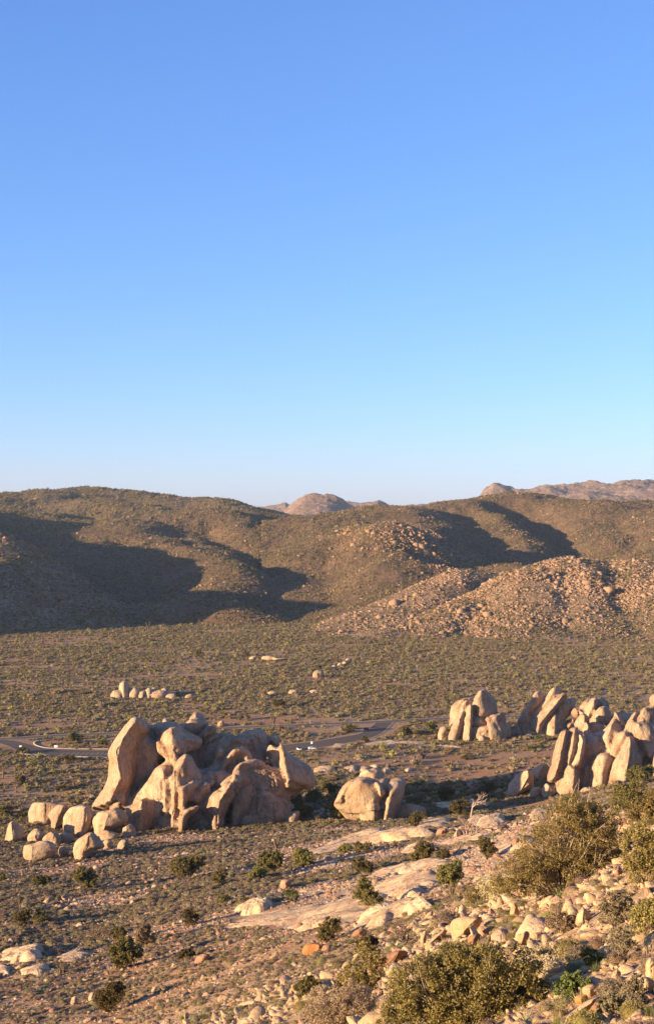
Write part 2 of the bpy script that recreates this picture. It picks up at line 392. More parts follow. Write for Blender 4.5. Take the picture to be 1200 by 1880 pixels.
_, zB = hill('scrub_hill', [(60,1020,2300),(130,1005,2400),(200,982,2500),(260,962,2600),(330,952,2650),(400,948,2700),(500,950,2720),(560,962,2700),(610,975,2600),
    (180,1040,2150),(240,1070,1980),(230,1110,1800),(300,1020,2200),(330,1060,1950),(400,990,2350),(380,1040,2020),(430,1045,1950),(470,1058,1850),(500,1075,1800),(400,1075,1830),
    (540,1090,1800),(560,1050,1950),(520,1020,2150),(350,1110,1690),(450,1115,1670),(540,1130,1640),(250,1150,1560),(350,1148,1560),(450,1146,1560),(550,1146,1570),(600,1140,1640),
    (100,1120,1900),(600,1100,1850),
    (200,1010,3000),(400,990,3100),(600,1000,3000)],
    M['hill_grass'], (-0.26, 0.03), (1500, 3300), 230, 260, 21, 150, 33,
    [([(390,975,2550),(430,998,2350),(480,1030,2150),(530,1055,1950),(570,1085,1800),(575,1130,1640)], 34, 55), ([(480,950,2700),(520,985,2500),(545,1020,2250),(560,1050,2000)], 18, 50), ([(300,960,2600),(330,985,2400),(380,1000,2200)], 14, 45), ([(230,990,2350),(250,1030,2150),(300,1070,1950),(280,1100,1800)], 12, 45)])
_, zC = hill('long_hill', [(-400,925,3300),(-200,916,3400),(0,909,3500),(60,904,3500),(130,899,3550),(200,899,3600),(280,905,3650),(350,912,3650),(420,922,3650),(470,932,3600),(520,944,3550),(560,953,3500),(600,964,3450),(640,985,3400),
    (0,945,3000),(100,940,3050),(200,935,3100),(300,938,3120),(400,948,3100),(500,960,3150),(0,1000,2500),(150,1010,2500),(-200,960,2900),(-200,1030,2300),(300,1010,2700),(450,1000,2800),(560,990,3000),
    (0,960,4300),(300,960,4400),(600,990,4200)],
    M['hill_back'], (-0.45, 0.08), (2150, 4700), 260, 220, 26, 230, 44,
    [([(210,908,3500),(300,922,3420),(400,937,3300),(500,952,3250),(590,966,3250)], 62, 120), ([(40,920,3400),(110,940,3150),(180,950,3050)], 22, 90)], drop=13)
_, zD = hill('broad_hill', [(520,1010,2200),(560,990,2250),(600,972,2300),(660,953,2450),(740,940,2600),(800,937,2700),(830,933,2750),(900,923,2850),(950,916,2900),(1000,919,2900),(1100,926,2900),(1200,932,2900),(1350,940,2800),(1500,945,2700),
    (500,1060,2000),(540,1080,1850),(580,1045,1950),(600,1090,1750),(590,1135,1620),(640,1030,1950),(700,980,2060),(760,975,2120),(800,985,2150),(700,1050,1800),(800,1040,1950),
    (700,1120,1600),(860,1010,2200),(840,975,2400),(900,960,2550),(950,985,2400),(1000,960,2600),(1050,950,2650),(1040,1000,2300),(1100,990,2350),(1180,985,2350),(900,1040,1950),(1000,1060,1900),(1200,1040,1950),
    (600,1165,1540),(700,1180,1480),(900,1160,1600),(1200,1160,1600),(1400,1120,1600),(1400,1000,2200),
    (700,990,3200),(1000,980,3500),(1300,980,3400)],
    M['hill_grass'], (-0.05, 0.42), (1430, 3700), 330, 330, 19, 140, 55,
    [([(960,935,2750),(1010,960,2600),(1040,985,2400),(1048,1020,2150),(1040,1050,2000)], 48, 62), ([(845,938,2650),(868,955,2500),(900,990,2300),(905,1030,2050)], 30, 55), ([(1130,945,2600),(1160,975,2400),(1190,1010,2150)], 26, 60), ([(690,955,2400),(740,962,2250),(830,985,2150),(850,1020,2000),(870,1050,1880)], 22, 45), ([(600,1000,2150),(610,1040,1900),(620,1090,1700)], 12, 40)])
_, zE = hill('boulder_hill', [(560,1172,1440),(600,1152,1490),(640,1134,1530),(700,1108,1600),(760,1080,1660),(830,1055,1720),(870,1052,1750),(920,1065,1760),
    (640,1165,1440),(700,1150,1470),(770,1120,1540),(850,1090,1610),(600,1180,1400),(700,1185,1390),(900,1120,1600),
    (560,1190,1700),(700,1150,1850),(850,1120,1980),(1000,1130,1950)],
    M['hill_rocky'], (-0.03, 0.20), (1350, 2050), 190, 180, 6, 70, 66)
_, zF = hill('boulder_hill', [(740,1180,1400),(780,1150,1450),(820,1122,1490),(880,1090,1540),(930,1064,1590),(980,1042,1630),(1020,1032,1655),(1060,1027,1670),(1130,1025,1680),(1200,1032,1690),(1300,1045,1690),(1400,1070,1680),
    (760,1197,1365),(900,1200,1350),(1050,1200,1350),(1200,1205,1340),(1350,1205,1340),(900,1130,1470),(1000,1100,1500),(1100,1090,1510),(1150,1110,1480),(1200,1080,1540),(1060,1150,1420),(1200,1150,1410),(880,1165,1410),
    (760,1190,1650),(900,1140,1850),(1050,1110,1950),(1250,1110,1980)],
    M['hill_rocky'], (0.04, 0.36), (1290, 2120), 240, 210, 7, 70, 77,
    [([(1115,1030,1670),(1135,1070,1560),(1150,1120,1480),(1175,1180,1390)], 13, 42), ([(880,1100,1520),(860,1140,1460),(850,1180,1400)], 7, 25), ([(1010,1050,1620),(1030,1110,1510),(1045,1170,1420)], 8, 28)])

# the big hill west of the frame, whose shadow lies over the left of the valley
_sa = math.sin(math.atan2(SUN_TRAVEL[1], SUN_TRAVEL[0])); _ca = math.cos(math.atan2(SUN_TRAVEL[1], SUN_TRAVEL[0]))
W_A = [1390,1425,1448,1484,1560,1629,1659,1694,1720,1765,1785,1804,1860,1933,1990,2050,2180,2263,2391,2488,2650,2854,2989,3180,3380,3580]
W_Z = [-150,-105,-38,-14,-20,-27,-30,-28,-18,2,-6,-14,-10,0,14,18,16,16,34,62,68,64,60,26,-30,-150]
def zW(X, Y):
    a = -_sa * X + _ca * Y; u = X / Y
    c = np.interp(a + 5 * fbm(X / 60, Y / 60, 0, 3, 5), W_A, W_Z)
    prof = np.clip(1 - np.abs(u + 0.385) / 0.115, 0, 1); prof = prof * prof * (3 - 2 * prof)
    return PLAIN - 10 + (c - PLAIN + 10) * prof + 5 * ridged(X / 70, Y / 70, 0, 4, 8) * prof
o = fan(np.linspace(1220, 3500, 200), np.linspace(-0.51, -0.262, 60), zW, 'rocky_hill', M['hill_rocky'], lambda X, Y, Z: Z > ground_z(X, Y) - 4); tag(o, kind='structure')

# far mountains
def far_mtn(name, crest, D, depth, mat, seed, amp):
    px = np.array([c[0] for c in crest], float); py = np.array([c[1] for c in crest], float)
    u0, u1 = (px[0] - CX) / F, (px[-1] - CX) / F
    def zf(X, Y):
        u = X / Y; pp = u * F + CX
        top = (CY - np.interp(pp, px, py)) / F * D
        t = (Y - D) / depth
        prof = np.clip(1 - np.abs(t), 0, 1)
        base = PLAIN - 60
        n = ridged(X / 520, Y / 520, 0, 6, seed) * 0.9 + fbm(X / 160, Y / 160, 0, 6, seed, 0.6) * 0.8
        return base + (top - base) * prof ** 0.75 + amp * n * (0.4 + 0.7 * prof)
    o = fan(np.concatenate([np.linspace(D - depth, D, 150), np.linspace(D, D + depth, 30)[1:]]), np.linspace(u0, u1, int((u1 - u0) * 1600) + 60), zf, name, mat, lambda X, Y, Z: Z > PLAIN - 30)
    return tag(o, kind='structure')
far_mtn('mountain', [(380,990),(430,960),(455,940),(470,931),(500,929),(515,928),(524,925),(535,933),(560,932),(640,945),(700,990)], 9500, 1500, M['far'], 5, 30)
far_mtn('mountain', [(490,970),(530,938),(545,925),(560,918),(585,915),(600,916),(620,924),(635,931),(660,945),(720,960),(800,990)], 6300, 1200, M['far'], 6, 34)
far_mtn('mountain', [(560,990),(610,940),(632,928),(660,929),(682,926),(694,923),(705,928),(716,935),(760,934),(800,932),(830,937),(900,960)], 8200, 1400, M['far'], 8, 32)
far_mtn('mountain', [(820,990),(870,935),(890,912),(905,902),(940,900),(975,902),(1000,898),(1040,900),(1080,890),(1120,893),(1160,890),(1200,890),(1260,888),(1400,900)], 7600, 1500, M['far'], 9, 48)

def surface_max(x, y):
    z = ground_z(x, y)
    for zf, (u0, u1), (d0, d1) in HILLS.values():
        u = x / y; m = (u >= u0) & (u <= u1) & (y >= d0) & (y <= d1)
        if m.any():
            zz = zf(x[m], y[m]); z[m] = np.maximum(z[m], zz)
    return z
print('terrain', time.time() - T0)
#STAGE2
# ------------------------------------------------------------ rocks
def catmull(P, n, closed=True):
    P = np.asarray(P, float); m = len(P)
    seg = np.linalg.norm(np.roll(P, -1, 0) - P, axis=1) if closed else np.linalg.norm(P[1:] - P[:-1], axis=1)
    cum = np.concatenate([[0], np.cumsum(seg)]); t = np.linspace(0, cum[-1], n, endpoint=not closed)
    k = np.clip(np.searchsorted(cum, t, side='right') - 1, 0, len(seg) - 1); f = ((t - cum[k]) / np.maximum(seg[k], 1e-9))[:, None]
    if closed: a, b, c, d = P[(k - 1) % m], P[k % m], P[(k + 1) % m], P[(k + 2) % m]
    else: a, b, c, d = P[np.clip(k - 1, 0, m - 1)], P[k], P[np.clip(k + 1, 0, m - 1)], P[np.clip(k + 2, 0, m - 1)]
    cr = 0.5 * ((2 * b) + (c - a) * f + (2 * a - 5 * b + 4 * c - d) * f ** 2 + (3 * b - a - 3 * c + d) * f ** 3)
    lin = b * (1 - f) + c * f
    return cr * 0.7 + lin * 0.3
def nearest_on(poly, Q):
    poly = np.asarray(poly, float)
    if len(poly) == 1: return np.repeat(poly, len(Q), 0)
    best = None; bd = None
    for a, b in zip(poly[:-1], poly[1:]):
        ab = b - a; t = np.clip(((Q - a) @ ab) / max(ab @ ab, 1e-9), 0, 1)[:, None]; p = a + ab * t
        d = np.linalg.norm(Q - p, axis=1)
        if best is None: best, bd = p, d
        else:
            m = d < bd; best = np.where(m[:, None], p, best); bd = np.where(m, d, bd)
    return best
def rock_geo(outline, ridge, D, T, Tb, n=64, m=9, p=1.7, amp=0.035, seed=0, lean=0.0):
    """A solid rock: its outline stands at distance D, it bulges T towards the valley side and Tb behind; the crest of the bulge runs along ridge."""
    O = catmull(outline, n)
    c = O.mean(0)
    Rg = np.asarray(ridge, float) if ridge is not None else np.array([c * 1.0 + (np.array([0, -1]) * np.ptp(O[:, 1]) * .12), c + np.array([0, 1]) * np.ptp(O[:, 1]) * .12])
    tg = nearest_on(Rg, O)
    for _ in range(3): tg = (np.roll(tg, 1, 0) + tg * 2 + np.roll(tg, -1, 0)) / 4
    tgb = O.mean(0) + (O - c) * 0.15
    py1 = O[:, 1].max(); hpx = np.ptp(O[:, 1])
    tx = nearest_on(Rg, O)
    def ring(t, tgt, h):
        if tgt is tg: tgt = tg * (1 - t * t) + tx * t * t
        q = O * (1 - t) + tgt * t
        d = D + lean * (py1 - q[:, 1]) / F * D + h
        return np.stack([(q[:, 0] - CX) / F * d, d, (CY - q[:, 1]) / F * d], 1)
    V = []
    ts = 1 - np.cos(np.linspace(0, math.pi / 2, m + 1)); ts = ts * 0.6 + np.linspace(0, 1, m + 1) * 0.4
    for t in ts: V.append(ring(t, tg, -T * (1 - (1 - t) ** p) ** (1 / p)))
    mb = 5
    tb = (1 - np.cos(np.linspace(0, math.pi / 2, mb + 1)))[1:]
    for t in tb: V.append(ring(t * 0.98, tgb, Tb * (1 - (1 - t) ** 2) ** 0.5))
    V = np.concatenate(V); nf = m + 1
    i = np.arange(n); j = (i + 1) % n; Fc = []
    for k in range(m): Fc.append(np.stack([i + k * n, i + (k + 1) * n, j + (k + 1) * n, j + k * n], 1))
    off = nf * n
    Fc.append(np.stack([i, j, j + off, i + off], 1))
    for k in range(mb - 1): Fc.append(np.stack([i + off + k * n, j + off + k * n, j + off + (k + 1) * n, i + off + (k + 1) * n], 1))
    Fc = np.concatenate(Fc); cap = (off + (mb - 1) * n + i)
    size = max(np.ptp(O[:, 0]), np.ptp(O[:, 1])) / F * D
    q = V / size
    A = amp * size
    for ax in range(3):
        dsp = A * (fbm(q[:, 0] * 4.2 + seed, q[:, 1] * 4.2, q[:, 2] * 4.2, 4, 31 + ax) + 0.30 * ridged(q[:, 0] * 9 + seed, q[:, 1] * 9, q[:, 2] * 9, 3, 41 + ax))
        V[:, ax] += dsp * (0.8 if ax != 1 else 1.6)
    # joint grooves
    V[:, 1] += A * 0.8 * np.clip(ridged(q[:, 0] * 2.6 + seed * 1.7 + q[:, 2] * 1.2, q[:, 1] * 2.4, q[:, 2] * 1.1, 2, 57) - 0.6, 0, 1) * 2
    faces = [tuple(f) for f in Fc] + [tuple(cap[::-1]), tuple(m * n + i)]
    return V, faces
_seed = [0]
def rock(name, outline, ridge=None, D=None, T=None, Tb=None, mat='rock', parent=None, n=64, m=9, p=1.7, amp=0.035, lean=0.0, xf=None, base=None, off=0.0):
    if xf:
        x0, y0, s = xf; outline = [(x0 + a / s, y0 + b / s) for a, b in outline]
        if ridge: ridge = [(x0 + a / s, y0 + b / s) for a, b in ridge]
    _seed[0] += 1
    w = np.ptp([a for a, b in outline]); h = np.ptp([b for a, b in outline])
    if D is None:
        lo = max(outline, key=lambda q: q[1]); D = ground_hit(lo[0], lo[1]) 
        if T is None: T = 0.45 * min(w, h) / F * D
        D += T * 0.45; outline = [(a, b + .16 * h * min(1, max(0, (b - lo[1] + .25 * h) / (.25 * h)))) for a, b in outline]
    if T is None: T = 0.45 * min(w, h) / F * D
    if Tb is None: Tb = T * 1.1
    V, fc = rock_geo(outline, ridge, D + off, T, Tb, n, m, p, amp, _seed[0] * 1.37, lean)
    o0 = np.array([V[:, 0].mean(), V[:, 1].mean(), V[:, 2].min()])
    if parent is None:
        o = mesh_obj(name, V - o0, fc, M[mat]); o.location = o0
    else:
        o = mesh_obj(name, V - np.array(parent.location), fc, M[mat], parent)
    return o
from mathutils.kdtree import KDTree
def fuse(elems, voxel, crack, seed, amp):
    """weld overlapping rock bodies into one weathered skin, then part it again along the joints"""
    V, Fc, o = [], [], 0
    cl = crack * 0.9
    for v, f in elems:
        v = np.asarray(v); nn = np.zeros_like(v)
        for q in f[:-2]:
            if len(q) != 4: continue
            c_ = np.cross(v[q[2]] - v[q[0]], v[q[3]] - v[q[1]])
            for i in q: nn[i] += c_
        ln = np.linalg.norm(nn, axis=1)[:, None]; ctr = v.mean(0); nn = np.where(ln > 1e-6, nn / (ln + 1e-9), 0)
        sg = np.sign(((v - ctr) * nn).sum()); V.append(v + nn * sg * cl); Fc += [tuple(i + o for i in q) for q in f]; o += len(v)
    tmp = mesh_obj('tmp', np.concatenate(V), Fc, None, link=True)
    md = tmp.modifiers.new('r', 'REMESH'); md.mode = 'VOXEL'; md.voxel_size = voxel; md.use_smooth_shade = True
    dg = bpy.context.evaluated_depsgraph_get(); ev = tmp.evaluated_get(dg); me = ev.to_mesh()
    n = len(me.vertices); P = np.empty(n * 3, np.float32); me.vertices.foreach_get('co', P); P = P.reshape(-1, 3).astype(float)
    nl = len(me.loops); li = np.empty(nl, np.int32); me.loops.foreach_get('vertex_index', li)
    lt = np.empty(len(me.polygons), np.int32); me.polygons.foreach_get('loop_total', lt); Q = li.reshape(-1, 4)
    E = np.empty(len(me.edges) * 2, np.int32); me.edges.foreach_get('vertices', E); E = E.reshape(-1, 2)
    ev.to_mesh_clear(); bpy.data.objects.remove(tmp)
    deg = np.bincount(E.ravel(), minlength=n)[:, None]
    def lap(P):
        A = np.stack([np.bincount(E[:, 0], P[E[:, 1], k], n) + np.bincount(E[:, 1], P[E[:, 0], k], n) for k in range(3)], 1); return A / deg
    def normals(P):
        N = np.zeros((n, 3)); fn = np.cross(P[Q[:, 2]] - P[Q[:, 0]], P[Q[:, 3]] - P[Q[:, 1]])
        for c in range(4):
            for k in range(3): N[:, k] += np.bincount(Q[:, c], fn[:, k], n)
        return N / (np.linalg.norm(N, axis=1)[:, None] + 1e-9)
    P = P * .65 + lap(P) * .35
    for _ in range(2): P = P - normals(P) * cl / 2 * 0.8; P = P * .7 + lap(P) * .3
    # which body each point belongs to, and how near the joint with the next body
    tot = sum(len(v) for v, f in elems); kd = KDTree(tot); ids = np.empty(tot, int); i = 0
    for k, (v, f) in enumerate(elems):
        for q in v: kd.insert(q, i); ids[i] = k; i += 1
    kd.balance()
    own = np.empty(n, int); gap = np.full(n, 9.0)
    for j in range(n):
        r = kd.find_n(P[j], 14); a = ids[r[0][1]]; own[j] = a
        for c, q, d in r[1:]:
            if ids[q] != a: gap[j] = d - r[0][2]; break
    N = np.zeros((n, 3)); fn = np.cross(P[Q[:, 2]] - P[Q[:, 0]], P[Q[:, 3]] - P[Q[:, 1]])
    for c in range(4):
        for k in range(3): N[:, k] += np.bincount(Q[:, c], fn[:, k], n)
    N /= np.linalg.norm(N, axis=1)[:, None] + 1e-9
    d = -crack * 1.5 * np.exp(-np.maximum(gap, 0) / (crack * .6))
    for sc, a in ((16., 1.), (6., .55), (2.6, .4)):
        d += amp * a * fbm(P[:, 0] / sc + seed, P[:, 1] / sc, P[:, 2] / sc / 1.5, 3, 33)
    d -= amp * 1.3 * np.clip(ridged(P[:, 0] / 11 + seed + P[:, 2] / 17, P[:, 1] / 11, P[:, 2] / 34, 2, 35) - .45, 0, 1)
    d -= amp * 1.0 * np.clip(fbm(P[:, 0] / 5 + 9, P[:, 1] / 5 + seed, P[:, 2] / 4, 2, 36) - .33, 0, 1) * 2
    P = P + N * d[:, None]
    fo = own[Q]; fown = np.where(fo[:, 0] == fo[:, 2], fo[:, 0], fo[:, 1])
    return P, Q, fown
def formation(name, label, cat, base_px, base_py, xf, pieces, D0=None, mat='rock', tscale=1.0, group=None, kind='slab', n=64, m=9, voxel=0.75, crack=0.8, famp=1.0):
    D0 = D0 or ground_hit(base_px, base_py)
    root = empty(name, P3(base_px, base_py, D0), label, cat, group); el, nm = [], []
    for pc in pieces:
        out, rid, dd, T = pc[:4]; ex = dict(pc[4]) if len(pc) > 4 else {}
        xf2 = ex.pop('xf', xf); nm.append(ex.pop('name', kind)); ex.pop('mat', None)
        _seed[0] += 1; x0, y0, s_ = xf2
        out = [(x0 + a / s_, y0 + b / s_) for a, b in out]; rid = [(x0 + a / s_, y0 + b / s_) for a, b in rid] if rid else None
        lo = max(out, key=lambda q: q[1]); Dd = D0 + dd; hh = lo[1] - min(q[1] for q in out)
        gpy = CY - float(ground_z(np.array([(lo[0] - CX) / F * Dd]), np.array([Dd]))[0]) / Dd * F
        if lo[1] > gpy - 16:      # stands on the ground: carry it down into the soil
            out = [(a, b + 24 * min(1, max(0, (b - lo[1] + .3 * hh) / (.3 * hh)))) for a, b in out]
            if rid: rid[-1] = (rid[-1][0], rid[-1][1] + 20) if rid[-1][1] > lo[1] - .5 * hh else rid[-1]
        el.append(rock_geo(out, rid, D0 + dd, T * tscale, ex.pop('Tb', T * 1.3), ex.pop('n', n), ex.pop('m', m), ex.pop('p', 1.7), ex.pop('amp', .02) * .6, _seed[0] * 1.37))
    P, Q, own = fuse(el, voxel, crack, base_px * .37, famp)
    P = P - np.array(root.location)
    for k in range(len(el)):
        f = Q[own == k]
        if len(f) < 6: continue
        u = np.unique(f); rm = np.zeros(len(P), int); rm[u] = np.arange(len(u))
        mesh_obj(nm[k], P[u], rm[f], M[mat], root)
    return root
def formation_old(name, label, cat, base_px, base_py, xf, pieces, D0=None, mat='rock', tscale=1.0, group=None, kind='slab', n=64, m=9):
    D0 = D0 or ground_hit(base_px, base_py)
    root = empty(name, P3(base_px, base_py, D0), label, cat, group)
    for pc in pieces:
        out, rid, dd, T = pc[:4]; ex = pc[4] if len(pc) > 4 else {}
        xf2 = ex.pop('xf', xf); nm = ex.pop('name', kind); mt = ex.pop('mat', mat)
        rock(nm, out, rid, D0 + dd, T * tscale, ex.pop('Tb', T * 1.3), mt, root, n=ex.pop('n', n), m=ex.pop('m', m), xf=xf2, **ex)
    return root

Z2 = (160, 1290, 5.0); Z3 = (340, 1310, 4.615)
main = [
 # backing mass
 ([(500,230),(620,185),(760,195),(900,230),(1000,330),(1100,360),(1250,300),(1400,300),(1500,330),(1600,420),(1650,700),(1550,900),(1300,1000),(900,1060),(500,1000),(420,800),(470,500)], None, 34, 8, dict(Tb=22, name='core_rock', n=96, m=12, amp=.03)),
 ([(340,1000),(420,860),(640,640),(820,560),(1050,600),(1250,560),(1480,600),(1600,700),(1580,860),(1400,960),(1250,1080),(1000,1120),(700,1140),(420,1120)], [(700,760),(1000,800),(1400,780)], 22, 9, dict(Tb=20, name='core_rock', n=96, m=12, p=3, amp=.03)),
 ([(870,830),(950,700),(1120,620),(1320,640),(1420,740),(1380,860),(1200,900),(1000,920)], None, 14, 6, dict(Tb=16, name='core_rock', p=3, amp=.04)),
 # tall left fin
 ([(405,145),(440,136),(480,140),(540,165),(578,205),(570,300),(495,330),(475,420),(455,600),(435,740),(405,850),(345,950),(300,985),(210,1000),(130,990),(35,975),(80,885),(140,790),(188,680),(198,520),(192,460),(225,380),(300,275),(365,185)],
   [(440,165),(330,330),(255,455),(275,560),(300,700),(250,800),(215,900)], 22, 17, dict(p=1.35, n=96, m=13, amp=.022, Tb=18)),
 ([(210,985),(240,860),(330,790),(350,800),(345,930),(300,990)], [(250,870),(300,920)], 12, 5, dict(p=1.3)),
 ([(495,330),(570,292),(588,335),(600,350),(645,370),(665,520),(650,600),(580,690),(500,760),(425,820),(440,700),(460,520),(475,390)], [(520,380),(540,600)], 24, 5, dict(p=2.2, amp=.015, Tb=12)),
 # centre face
 ([(640,590),(700,550),(760,560),(780,600),(740,650),(710,710),(760,740),(830,760),(850,980),(845,1150),(740,1175),(600,1160),(460,1150),(370,1090),(335,970),(400,880),(500,760),(585,665)],
   [(700,640),(740,760),(770,900),(760,1060)], 14, 13, dict(p=1.4, n=96, m=13, amp=.018, Tb=18)),
 ([(350,970),(430,920),(500,868),(560,885),(630,905),(640,1030),(600,1150),(470,1160),(380,1100)], [(500,900),(460,1060)], 6, 9, dict(p=1.4, amp=.04)),  # added lump, standing in for a cast shadow low on the face
 # head over the centre
 ([(635,370),(655,290),(715,245),(740,205),(790,190),(840,210),(880,260),(960,300),(1045,352),(1010,405),(935,440),(890,475),(840,545),(800,595),(745,545),(670,480),(640,430)],
   [(775,260),(790,330),(770,420),(800,520)], 22, 15, dict(p=1.5, n=80, m=12, amp=.035, Tb=14)),
 ([(640,365),(690,370),(740,430),(790,500),(760,545),(700,500),(650,450)], [(670,400),(730,470)], 15, 5, dict(p=2)),
 ([(790,460),(808,445),(825,470),(825,520),(800,560),(780,520)], None, 10, 4, dict(n=32)),
 ([(560,210),(700,188),(760,190),(740,240),(700,300),(640,370),(600,370),(575,300)], None, 32, 5),
 # top right boulders
 ([(820,205),(900,192),(945,160),(1000,150),(1060,160),(1105,195),(1108,235),(1050,295),(1000,325),(930,305),(870,265)], [(950,175),(930,235)], 38, 9, dict(Tb=9)),
 ([(1108,215),(1150,212),(1188,240),(1150,300),(1045,357),(1002,330),(1050,275)], [(1090,290),(1140,240)], 36, 8, dict(Tb=9)),
 ([(945,165),(975,115),(1002,92),(1030,98),(1060,120),(1080,170),(1000,190)], [(990,120),(1000,160)], 44, 5),
 ([(703,190),(708,155),(722,148),(736,158),(742,192)], None, 36, 2.5, dict(n=32)),
 # central pinnacle
 ([(870,495),(900,470),(925,470),(970,500),(1015,585),(1050,670),(1090,740),(1000,760),(885,775),(845,810),(835,870),(770,760),(735,690),(790,610),(830,545)], [(905,490),(860,570),(815,650),(820,760)], 9, 12, dict(p=1.4, n=80, m=11, Tb=16)),
 ([(690,740),(720,705),(752,730),(765,830),(755,1000),(735,1150),(690,1130),(685,900)], [(715,760),(715,1000)], 5, 5, dict(p=1.8)),
 ([(735,690),(760,650),(800,610),(835,635),(838,760),(825,950),(815,1120),(770,1165),(735,1150),(750,1000),(765,850),(745,750)], [(800,640),(800,850),(780,1080)], 4, 7, dict(p=1.7)),
 ([(830,785),(858,755),(890,775),(930,760),(990,700),(1052,712),(1040,765),(965,880),(885,990),(830,1010),(820,900)], [(870,790),(880,880),(870,970)], 3, 9, dict(p=1.25, amp=.02)),
 ([(890,690),(930,640),(975,660),(990,700),(930,750),(885,750)], None, 7, 6),
 ([(1050,735),(1100,722),(1125,760),(1115,820),(1040,925),(940,935),(925,905),(1000,805)], [(960,910),(1080,760)], 6, 6, dict(p=1.6)),
 ([(1090,720),(1150,695),(1190,710),(1180,750),(1120,790),(1100,770)], None, 11, 6),
 ([(835,1060),(900,985),(1000,930),(1045,945),(1015,1005),(935,1070),(870,1150),(830,1130)], [(880,1030),(980,960)], -7, 7, dict(p=1.6)),
 ([(830,1000),(950,960),(1060,890),(1110,840),(1110,1000),(1050,1100),(950,1165),(840,1180)], [(900,1100),(1040,960)], 9, 5, dict(Tb=14)),
 # upper slope, in shade
 ([(-30,250),(60,215),(120,232),(180,195),(260,172),(330,168),(420,190),(400,260),(330,320),(200,485),(120,530),(0,430),(-60,340)], [(200,230),(60,330)], 40, 9, dict(xf=Z3, Tb=14, p=1.8)),
 ([(275,300),(310,292),(332,310),(335,350),(300,430),(265,490),(165,520),(210,430)], [(290,320),(230,450)], 28, 8, dict(xf=Z3)),
 ([(340,290),(380,230),(430,188),(500,195),(570,190),(620,225),(645,300),(645,385),(560,330),(440,300),(380,340),(290,440),(320,350)], [(430,220),(360,310)], 38, 9, dict(xf=Z3)),
 ([(290,450),(340,380),(390,320),(455,278),(520,285),(565,340),(580,385),(500,390),(440,420),(380,485),(290,595),(250,605),(275,520)], [(430,290),(340,400),(275,550)], 22, 10, dict(xf=Z3, p=1.6)),
 ([(275,620),(320,570),(400,500),(430,440),(520,395),(620,385),(675,430),(610,500),(520,545),(450,520),(390,580),(310,600)], [(450,440),(380,520),(300,600)], 14, 10, dict(xf=Z3, p=1.6)),
 ([(520,545),(590,490),(640,455),(700,442),(790,458),(870,520),(880,620),(860,710),(780,710),(690,660),(610,620),(550,600)], [(545,540),(570,610),(640,640)], 16, 8, dict(xf=Z3, n=80, amp=.05, p=2.2)),
 ([(395,520),(420,495),(470,485),(545,560),(510,625),(440,700),(395,640)], [(410,530),(410,620)], 8, 8, dict(xf=Z3, amp=.06)),
 ([(280,620),(430,450),(560,405),(680,445),(800,460),(880,560),(895,880),(780,950),(430,960),(395,860),(420,700)], [(430,500),(400,620),(420,850)], 17, 10, dict(xf=Z3, p=2.2, n=96, m=12, amp=.04, Tb=14)),
 # back fins catching the sun
 ([(445,190),(480,160),(530,152),(600,138),(660,150),(700,195),(712,260),(700,310),(665,400),(640,395),(630,290),(560,205),(500,195)], [(560,165),(660,190),(690,260),(665,350)], 44, 9, dict(xf=Z3, p=1.5)),
 ([(715,210),(735,178),(765,182),(795,210),(805,262),(780,292),(730,245)], [(780,210),(790,260)], 42, 6, dict(xf=Z3, p=1.4)),
 ([(678,320),(700,275),(725,262),(780,290),(788,335),(775,455),(712,450),(712,385),(688,350)], [(770,300),(765,440)], 30, 5, dict(xf=Z3, p=1.5)),
 ([(650,400),(690,395),(705,420),(690,440),(660,430)], None, 26, 4, dict(xf=Z3, n=32)),
 ([(775,460),(785,350),(800,258),(820,265),(870,320),(960,390),(1050,450),(1090,530),(1092,615),(1010,645),(960,690),(930,720),(850,730),(860,640),(850,540)], [(812,280),(838,340),(835,420),(870,560)], 26, 20, dict(xf=Z3, p=1.3, n=96, m=12, amp=.02, Tb=14)),
 # front snout
 ([(150,830),(160,760),(195,695),(255,660),(300,640),(335,600),(388,582),(405,620),(400,710),(345,800),(318,880),(315,960),(240,1015),(190,990),(178,900)], [(375,600),(320,680),(285,760),(275,880)], 3, 11, dict(xf=Z3, p=1.4, n=80, m=11, amp=.05)),
 ([(50,960),(100,915),(150,885),(200,975),(110,1000)], None, 2, 4, dict(xf=Z3)),
 ([(188,940),(215,865),(255,845),(305,895),(315,960),(245,1015),(200,1005)], [(250,870),(270,950)], -3, 5, dict(xf=Z3)),
 # lower right lumps, in shade
 ([(375,860),(410,760),(445,670),(490,612),(540,588),(610,600),(645,690),(645,790),(560,840),(450,920),(395,905)], [(470,650),(430,740),(400,870)], 15, 12, dict(xf=Z3, p=1.6)),
 ([(640,670),(680,645),(730,640),(790,680),(850,760),(885,855),(770,915),(640,915),(575,840),(640,780)], [(650,690),(610,780),(640,890)], 16, 11, dict(xf=Z3, p=1.7)),
 ([(420,900),(560,830),(640,825),(780,920),(600,945),(430,930)], None, 8, 3, dict(xf=Z3)),
 ([(840,890),(940,820),(985,830),(960,880),(880,920)], None, 13, 4, dict(xf=Z3)),
]
big = formation('rock_formation', 'largest mass of leaning pale granite slabs, in front of the paved loop road', 'rock formation', 330, 1522, Z2, main, kind='slab', voxel=.58, crack=.7, famp=1.2)
print('main', time.time() - T0, [round(v) for v in big.location])

